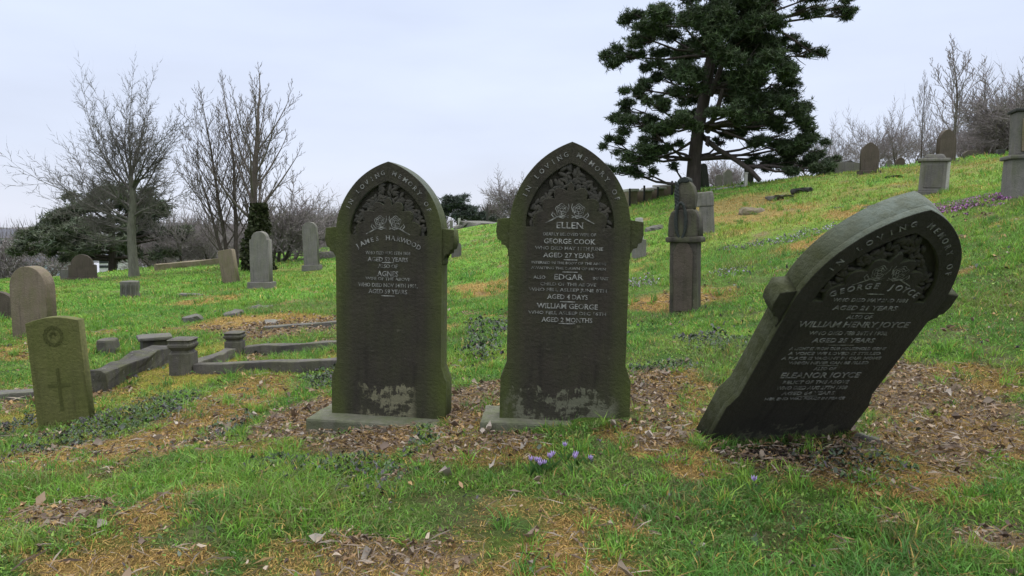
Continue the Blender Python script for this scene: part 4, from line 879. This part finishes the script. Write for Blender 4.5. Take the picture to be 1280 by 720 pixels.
# ------------------------------------------------------------------ far hills, houses, low wall
def hills():
    xs = np.linspace(-420, 420, 240); V = []; 
    for j, (dy, k) in enumerate([(0, 0), (30, .6), (70, 1.0), (140, .8), (240, .3)]):
        yy = 320+dy; z = -14+k*(14+ (fbm(xs, xs*0, 90, 5)-.4)*10 + (fbm(xs, xs*0, 9, 8)-.5)*3.5); V.append(np.stack([xs, xs*0+yy, z], 1))
    V = np.concatenate(V); nx = len(xs); i = np.arange(4*(nx-1)); a = (i//(nx-1))*nx+i % (nx-1); me = np_mesh('hills', V, [np.stack([a, a+1, a+nx+1, a+nx], 1)], vary((.10, .10, .10), len(V), rng, .3))
    tag(link('hills', me, M_GROUND, smooth=True), kind='structure')
hills()
def far_wood():
    rr = np.random.default_rng(77); P_ = []; D_ = []
    for i in range(150):
        px = rr.choice([rr.uniform(185, 470), rr.uniform(-60, 70), rr.uniform(540, 660)], p=[.72, .18, .10]); Y = rr.uniform(75, 125); top = 268+rr.uniform(0, 22)+(8 if px < 100 else 0)+(6 if px > 500 else 0)
        t = ray(px, top, Y); zg = h1(t.x, t.y); hh = max(2.5, t.z-zg); n = 420; r_ = hh*.42*rr.uniform(.7, 1.2); d = rr.normal(size=(n, 3)); d /= np.linalg.norm(d, axis=1)[:, None]; q = d*(rr.random((n, 1))**.45)
        c = np.array([t.x, t.y, zg+hh*.55])+q*[r_, r_, hh*.48]; P_.append(c); D_.append(d+[0, 0, .6])
    c = np.concatenate(P_); d = np.concatenate(D_); d /= np.linalg.norm(d, axis=1)[:, None]; n = len(c); u = np.cross(d, rr.normal(size=(n, 3))); u /= np.linalg.norm(u, axis=1)[:, None]; l = rr.uniform(.5, 1.5, (n, 1))
    V = np.stack([c-u*.035, c+u*.035, c+d*l], 1).reshape(-1, 3); col = np.repeat(vary((.115, .095, .092), n, rr, .4), 3, 0)
    tag(link('far_woodland', np_mesh('far_woodland', V, [(np.arange(n)*3)[:, None]+np.array([[0, 1, 2]])], col), M_NEEDLE), label='brown leafless woodland massed along the valley horizon', cat='woodland', kind='stuff')
far_wood()
M_REND = plain_mat('rendered_wall', (.55, .54, .54), (.48, .47, .48), 2); M_REND2 = plain_mat('bluish_wall', (.33, .37, .45), (.38, .42, .50), 2); M_SLATE = plain_mat('slate_roof', (.07, .075, .09), (.10, .10, .12), 6); M_GLASSY = plain_mat('window_dark', (.03, .035, .04), (.05, .055, .06), 3, .2)
def house(label, px, py, Y, wpx, hpx, yaw, mat):
    p = ray(px, py, Y); s = Y/F; a = wpx*s/2; hh = hpx*s*.62; rf = hpx*s*.38; zg = h1(p.x, p.y)
    root = empty('house', p, (0, 0, R(yaw)), label=label, cat='house', group='far houses down the valley')
    link('wall', box_mesh('wall', -a, a, -3, 3, min(-.5, zg-p.z-.5), hh), mat, root)
    bm = bmesh.new(); vs = [bm.verts.new(c) for c in ((-a-.3, -3.3, hh), (a+.3, -3.3, hh), (a+.3, 3.3, hh), (-a-.3, 3.3, hh), (-a-.3, 0, hh+rf), (a+.3, 0, hh+rf))]
    for f in ((0, 1, 5, 4), (2, 3, 4, 5), (1, 2, 5), (3, 0, 4), (3, 2, 1, 0)): bm.faces.new([vs[k] for k in f])
    r2 = link('roof', bm_mesh(bm, 'roof'), M_SLATE, root)
    link('chimney', box_mesh('chimney', -a*.6-.4, -a*.6+.4, -.4, .4, hh+rf*.3, hh+rf+.9), M_BROWN, r2)
    nw = max(2, int(a/1.3))
    for i in range(nw):
        for z in (hh*.15, hh*.6):
            x = -a+(i+.5)*2*a/nw; link('window', box_mesh('window', x-.5, x+.5, -3.05, -2.96, z, z+hh*.25), M_GLASSY, root)
house('far pale pink-white house at the left edge beyond the dark headstone', 4, 316, 95, 26, 30, 20, M_REND)
house('far pale bluish house under the wide evergreen', 68, 342, 85, 30, 26, -15, M_REND2)
house('far white house seen between the broad bare tree and the upright stems', 222, 322, 100, 26, 20, 10, M_REND)
house('far small white house left of the ivy-clad tree', 253, 322, 110, 14, 17, -8, M_REND)
house('far grey-white house behind the trunk of the broad bare tree', 150, 335, 90, 22, 20, 5, M_REND)
kerb_between('low_wall', 'low brown stone wall crossing behind the ivy-clad tree', gp(195, 336, 31), gp(282, 330, 33), .35, .32, M_BROWN, 21, cat='wall', dip=.6, amp=.03)
for i, (a, b, lab) in enumerate([((395, 322), (440, 318), 'low grey wall piece behind the tall grey headstone')]):
    kerb_between('low_wall', lab, gp(*a, 33), gp(*b, 34), .35, .25, M_GREY, 22, cat='wall', dip=.6, amp=.03)

# ------------------------------------------------------------------ grass and what lies in it
BODIES = [(mid, -.52, .42, -.12, .32), (left, -.52, .40, -.19, .32), (right, -.43, .43, -.02, .2)]
def clear_of_stones(x, y):
    ok = np.ones(len(x), bool)
    for o, x0, x1, y0, y1 in BODIES:
        z = o.rotation_euler.z if o.rotation_mode != 'QUATERNION' else R(9.6); dx, dy = x-o.location.x, y-o.location.y; lx = dx*cos(z)+dy*sin(z); ly = -dx*sin(z)+dy*cos(z)
        ok &= ~((lx > x0) & (lx < x1) & (ly > y0) & (ly < y1))
    return ok
def sample(r0, r1, dens, rr):
    """random ground spots between two distances inside and a little beyond the view"""
    t = .80; q_ = 1.6; a0, a1 = t*r0*r0+2*q_*r0, t*r1*r1+2*q_*r1; n = int(dens*(a1-a0)); A_ = rr.uniform(a0, a1, n); y = (-q_+np.sqrt(q_*q_+t*A_))/t; x = rr.uniform(-1, 1, n)*(t*y+q_); k = clear_of_stones(x, y); return x[k], y[k]
def blades(x, y, hgt, wd, col, rr, lean=.5, clumpd=None, segs=2):
    n = len(x); z = H(x, y); an = rr.uniform(0, 2*pi, n); tl = rr.uniform(.1, lean*1.6, n)*hgt; dx, dy = np.cos(an)*tl, np.sin(an)*tl
    fa = rr.uniform(0, pi, n); wx, wy = np.cos(fa)*wd/2, np.sin(fa)*wd/2
    P = np.stack([x, y, z-.01], 1); V = []; C = []
    for t, kw in ((0, 1), (.5, .85)):
        c = P+np.stack([dx*t*t, dy*t*t, hgt*t], 1); V += [c-np.stack([wx*kw, wy*kw, wx*0], 1), c+np.stack([wx*kw, wy*kw, wx*0], 1)]
    V.append(P+np.stack([dx, dy, hgt*(1-.35*(tl/hgt)**2*.5)], 1))
    V = np.stack(V, 1).reshape(-1, 3); b = (np.arange(n)*5)[:, None]; q = b+np.array([[0, 1, 3, 2]]); t3 = b+np.array([[2, 3, 4]])
    return V, q, t3, np.repeat(col, 5, 0)
def build_blades(name, parts, mat, **tg):
    V = []; Q = []; T3 = []; C = []; n = 0
    for v, q, t, c in parts: V.append(v); Q.append(q+n); T3.append(t+n); C.append(c); n += len(v)
    me = np_mesh(name, np.concatenate(V), [np.concatenate(Q), np.concatenate(T3)], np.concatenate(C)); o = link(name, me, mat); tag(o, **tg); return o
rr = np.random.default_rng(99); G = []; S = []
for r0, r1, dens, hg, wd in ((2.2, 4.5, 9000, .040, .0062), (4.5, 8, 4300, .046, .0080), (8, 14, 1500, .06, .009), (14, 24, 330, .075, .018), (24, 42, 70, .10, .034)):
    x, y = sample(r0, r1, dens, rr); m = masks(x, y); n = len(x)
    bad = np.clip(np.maximum.reduce([m['litter']*.84, m['straw']*.80, m['soil']*.98, m['moss']*.55]), 0, 1); k = rr.random(n) > bad
    tus = fbm(x, y, .35, 111); tall = fbm(x, y, 1.1, 123); hh = hg*rr.uniform(.5, 1.25, n)*(.62+1.1*np.clip((tus-.25)*1.6, 0, 1))*(.8+.8*np.clip((tall-.4)*2.5, 0, 1))*(1-.4*bad)
    g = mixc(np.broadcast_to(GREEN, (n, 3)), DGREEN, np.clip((fbm(x, y, .5, 131)-.35)*2.2, 0, 1)); g = mixc(g, YGREEN, np.clip((fbm(x, y, .9, 141)-.48)*2.6, 0, .85)*rr.uniform(.4, 1, n)*(1-.7*np.clip((np.hypot(x, y)-8)/4, 0, 1)*(x < 3))); g = mixc(g, MOSS, m['moss']*.8)
    g = mixc(g, STRAW*1.1, (rr.random(n) < .08)*.8); g = g*rr.uniform(.55, 1.65, (n, 1)); g = mixc(g, np.array([.17, .16, .07]), (rr.random(n) < .6*np.clip((fbm(x, y, 1.6, 171)-.38)*3, 0, 1))*.7); g = mixc(g, STRAW, m['straw']*.5*rr.random(n))
    G.append(blades(x[k], y[k], hh[k], wd*rr.uniform(.5, 1.4, k.sum()), g[k], rr, lean=1.0))
    k2 = (rr.random(n) < np.maximum(m['straw']*.8, m['litter']*.5)*.85); c = np.broadcast_to(STRAW, (n, 3))*rr.uniform(.5, 1.75, (n, 1)); c = mixc(c, LIT, rr.random(n)*.4); c = mixc(c, MOSS, rr.random(n)*.4)
    S.append(blades(x[k2], y[k2], hh[k2]*.6+.014, wd*rr.uniform(.5, 1.1, k2.sum()), c[k2], rr, lean=1.6))
for r0, r1, dens, hg, wd in ((2.2, 5, 11000, .030, .0040), (5, 9, 4500, .034, .0065), (9, 16, 700, .04, .012)):
    x, y = sample(r0, r1, dens, rr); m = masks(x, y); k = rr.random(len(x)) < m['straw']*.85+m['litter']*.25+m['moss']*.25; x, y = x[k], y[k]; n = len(x)
    c = np.broadcast_to(STRAW, (n, 3))*rr.uniform(.35, 1.6, (n, 1)); c = mixc(c, np.array([.30, .26, .05]), rr.random(n)*.5); c = mixc(c, LIT, rr.random(n)*.5)
    S.append(blades(x, y, hg*rr.uniform(.4, 1.4, n), wd*rr.uniform(.5, 1.2, n), c, rr, lean=2.2))
for r0, r1, dens, hg in ((2.3, 5.2, 70, .085), (5.2, 10, 30, .10), (10, 20, 8, .13)):
    x, y = sample(r0, r1, dens, rr); m = masks(x, y); pr = np.clip((fbm(x, y, .8, 211)-.42)*4, .08, 1)*(1-.85*np.maximum(m['litter'], m['soil'])); k = rr.random(len(x)) < pr; x, y = x[k], y[k]; nb = 26; n = len(x)*nb
    tone = rr.random(len(x)); X2 = np.repeat(x, nb)+rr.normal(0, .022*hg/.085, n); Y2 = np.repeat(y, nb)+rr.normal(0, .022*hg/.085, n); kk = clear_of_stones(X2, Y2)
    g = mixc(np.broadcast_to(GREEN*1.1, (n, 3)), DGREEN, np.repeat(np.clip(tone*2-1, 0, 1), nb)); g = mixc(g, YGREEN, np.repeat(np.clip(1-tone*2.2, 0, 1), nb)*.8); g = g*rr.uniform(.6, 1.5, (n, 1)); g = mixc(g, STRAW, (rr.random(n) < .07)*.9)
    G.append(blades(X2[kk], Y2[kk], (hg*np.repeat(rr.uniform(.6, 1.35, len(x)), nb)*rr.uniform(.5, 1.15, n))[kk], .0055*(hg/.085)**1.5*rr.uniform(.6, 1.2, kk.sum()), g[kk], rr, lean=.95))
build_blades('grass', G, M_BLADE, label='green turf grass covering the cemetery slope', cat='grass', kind='stuff')
build_blades('dead_grass', S, M_DRY, label='patches of orange and straw coloured dead grass', cat='dead grass', kind='stuff')

def litter(name, r0s, kinds, mat, shape, **tg):
    V = []; Q = []; C = []; n0 = 0
    for r0, r1, dens, size in r0s:
        x, y = sample(r0, r1, dens, rr); m = masks(x, y); pr = sum(m[k]*v for k, v in kinds.items() if k not in ('any', 'patchy'))+kinds.get('any', 0); pr = pr*(np.clip((fbm(x, y, .45, 203)-.50)*4.5, .04, .9) if 'patchy' in kinds else 1); k = rr.random(len(x)) < pr; x, y = x[k], y[k]; n = len(x); z = H(x, y)
        an = rr.uniform(0, 2*pi, n); s = size*rr.uniform(.5, 1.5, n); ux = np.stack([np.cos(an), np.sin(an), rr.normal(0, .25, n)], 1); vx = np.stack([-np.sin(an), np.cos(an), rr.normal(0, .35, n)], 1); c0 = np.stack([x, y, z+.006+rr.uniform(0, .02, n)], 1)
        pts_ = []
        for (a, b, up) in shape: pts_.append(c0+ux*(a*s)[:, None]+vx*(b*s)[:, None]+np.array([0, 0, 1])*(up*s*rr.uniform(.3, 1.8, n))[:, None])
        V.append(np.stack(pts_, 1).reshape(-1, 3)); k_ = len(shape); b_ = (np.arange(n)*k_)[:, None]+n0
        fc = tg['faces']; Q.append(np.concatenate([b_+np.array([f]) for f in fc])); n0 += n*k_
        pal = np.array(tg['pal']); cc = pal[rr.integers(0, len(pal), n)]*rr.uniform(.6, 1.35, (n, 1)); C.append(np.repeat(cc, k_, 0))
    me = np_mesh(name, np.concatenate(V), [np.concatenate(Q)], np.concatenate(C)); o = link(name, me, mat, None, True); tag(o, label=tg['label'], cat=tg['cat'], kind='stuff')
LEAF = [(-.6, 0, .35), (-.2, .26, .5), (.25, .2, .35), (.6, 0, .3), (.2, -.22, .45), (-.15, -.26, .4), (0, 0, .02)]
LF = [(0, 6, 2, 1), (6, 3, 3, 2)]
LF = [(0, 6, 2, 1), (0, 5, 4, 6), (6, 4, 3, 2)]
litter('fallen_leaves', [(2.2, 5.5, 1100, .024), (5.5, 12, 260, .038)], {'litter': .62, 'soil': .5, 'straw': .09, 'any': .010}, M_LEAF, LEAF, faces=LF, pal=[(.20, .145, .095), (.28, .21, .145), (.13, .09, .06), (.32, .26, .20), (.24, .155, .085), (.11, .08, .06), (.32, .21, .10)], label='brown and grey fallen leaves lying in drifts', cat='leaves')
TW = [(-1.6, -.03, .1), (-1.6, .03, .1), (0, .05, .25), (1.5, .03, .12), (1.5, -.03, .12), (0, -.05, .25)]
litter('large_fallen_leaves', [(2.2, 6.5, 50, .048)], {'litter': .42, 'soil': .2, 'straw': .14, 'any': .035}, M_LEAF, LEAF, faces=LF, pal=[(.24, .19, .145), (.29, .25, .21), (.19, .135, .09), (.15, .11, .085)], label='larger pale curled dead leaves lying singly in the near grass', cat='leaves')
litter('twigs', [(2.2, 6, 1500, .022), (6, 11, 250, .035)], {'litter': .9, 'straw': .45, 'soil': .8}, M_DRY, TW, faces=[(0, 5, 2, 1), (5, 4, 3, 2)], pal=[(.22, .17, .13), (.14, .10, .08), (.30, .25, .20), (.24, .16, .08)], label='small dry twigs and stalks scattered on bare ground', cat='twigs')
WD = [(-.5, 0, .3), (-.1, .28, .5), (.3, .22, .6), (.5, 0, .5), (.3, -.22, .6), (-.1, -.28, .5), (0, 0, .35)]
litter('clover_leaves', [(2.3, 6.5, 2600, .014), (6.5, 10, 500, .024)], {'any': .42, 'litter': -.38, 'straw': -.30, 'soil': -.4, 'patchy': 1}, M_LEAF, WD, faces=LF, pal=[(.12, .22, .035), (.15, .24, .045), (.09, .18, .035), (.17, .25, .055), (.07, .14, .03)], label='small round clover leaves mixed through the near turf', cat='clover')
litter('low_weeds', [(2.4, 7, 1500, .022), (7, 12, 500, .04)], {'weed': .95, 'any': .010}, M_LEAF, WD, faces=LF, pal=[(.05, .085, .035), (.08, .12, .05), (.045, .055, .04), (.10, .12, .09), (.075, .065, .075)], label='low dark leafy weeds creeping in the grass', cat='weeds')
litter('fading_crocuses', [(6, 20, 350, .036)], {'blue': .8}, M_LEAF, WD, faces=LF, pal=[(.22, .20, .24), (.30, .28, .33), (.12, .14, .10), (.17, .14, .15)], label='strips of faded pale crocuses across the slope', cat='flowers')
litter('crocus_carpet', [(8, 20, 1500, .030)], {'purple': 1.0}, M_LEAF, WD, faces=LF, pal=[(.26, .09, .27), (.34, .14, .36), (.20, .07, .20), (.13, .12, .07)], label='purple carpet of crocuses on the right slope', cat='flowers')

# crocus clumps in the foreground
M_PET = plain_mat('lilac_petal', (.34, .25, .48), (.46, .36, .60), 20, .5, .001); M_CLEAF = plain_mat('crocus_leaf', (.05, .12, .03), (.08, .16, .04), 20, .5, .001)
def crocus(label, px, py, nfl, seed):
    X, Y = hit(px, py); rr_ = random.Random(seed); root = empty('crocus_clump', (X, Y, h1(X, Y, True)), label=label, cat='flowers', group='lilac crocus clumps in the front grass')
    lv = bmesh.new()
    for i in range(nfl):
        x, y = rr_.gauss(0, .030), rr_.gauss(0, .035); h = .045+rr_.random()*.04; bm = bmesh.new()
        for k in range(6):
            a = k*pi/3+rr_.random()*.3; op = .012 if k % 2 else .016; d = Vector((cos(a), sin(a), 0)); s = Vector((-sin(a), cos(a), 0)); b = Vector((x, y, h))
            v = [bm.verts.new(q) for q in (b, b+d*op*.6+s*.006+Vector((0, 0, .011)), b+d*op*.9+Vector((0, 0, .027)), b+d*op*.6-s*.006+Vector((0, 0, .011)))]; bm.faces.new(v)
        f = link('flower', bm_mesh(bm, 'flower'), M_PET, root)
        for k in range(5):
            a = rr_.random()*6.28; d = Vector((cos(a), sin(a), 0)); s = Vector((-sin(a), cos(a), 0))*.0016; b = Vector((x, y, -.01)); v = [lv.verts.new(q) for q in (b-s, b+s, b+s+d*.02+Vector((0, 0, .05)), b+d*.05+Vector((0, 0, .075)), b-s+d*.02+Vector((0, 0, .05)))]; lv.faces.new(v)
        v = [lv.verts.new(q) for q in ((x-.0025, y, -.01), (x+.0025, y, -.01), (x+.002, y, h), (x-.002, y, h))]; lv.faces.new(v)
    link('leaves', bm_mesh(lv, 'leaves'), M_CLEAF, root)
crocus('largest lilac crocus clump in the grass below the middle headstone', 682, 590, 8, 1)
crocus('small lilac crocus clump right of the largest clump below the middle headstone', 720, 583, 4, 2)
crocus('single lilac crocus alone in the grass below the leaning headstone', 945, 630, 1, 3)
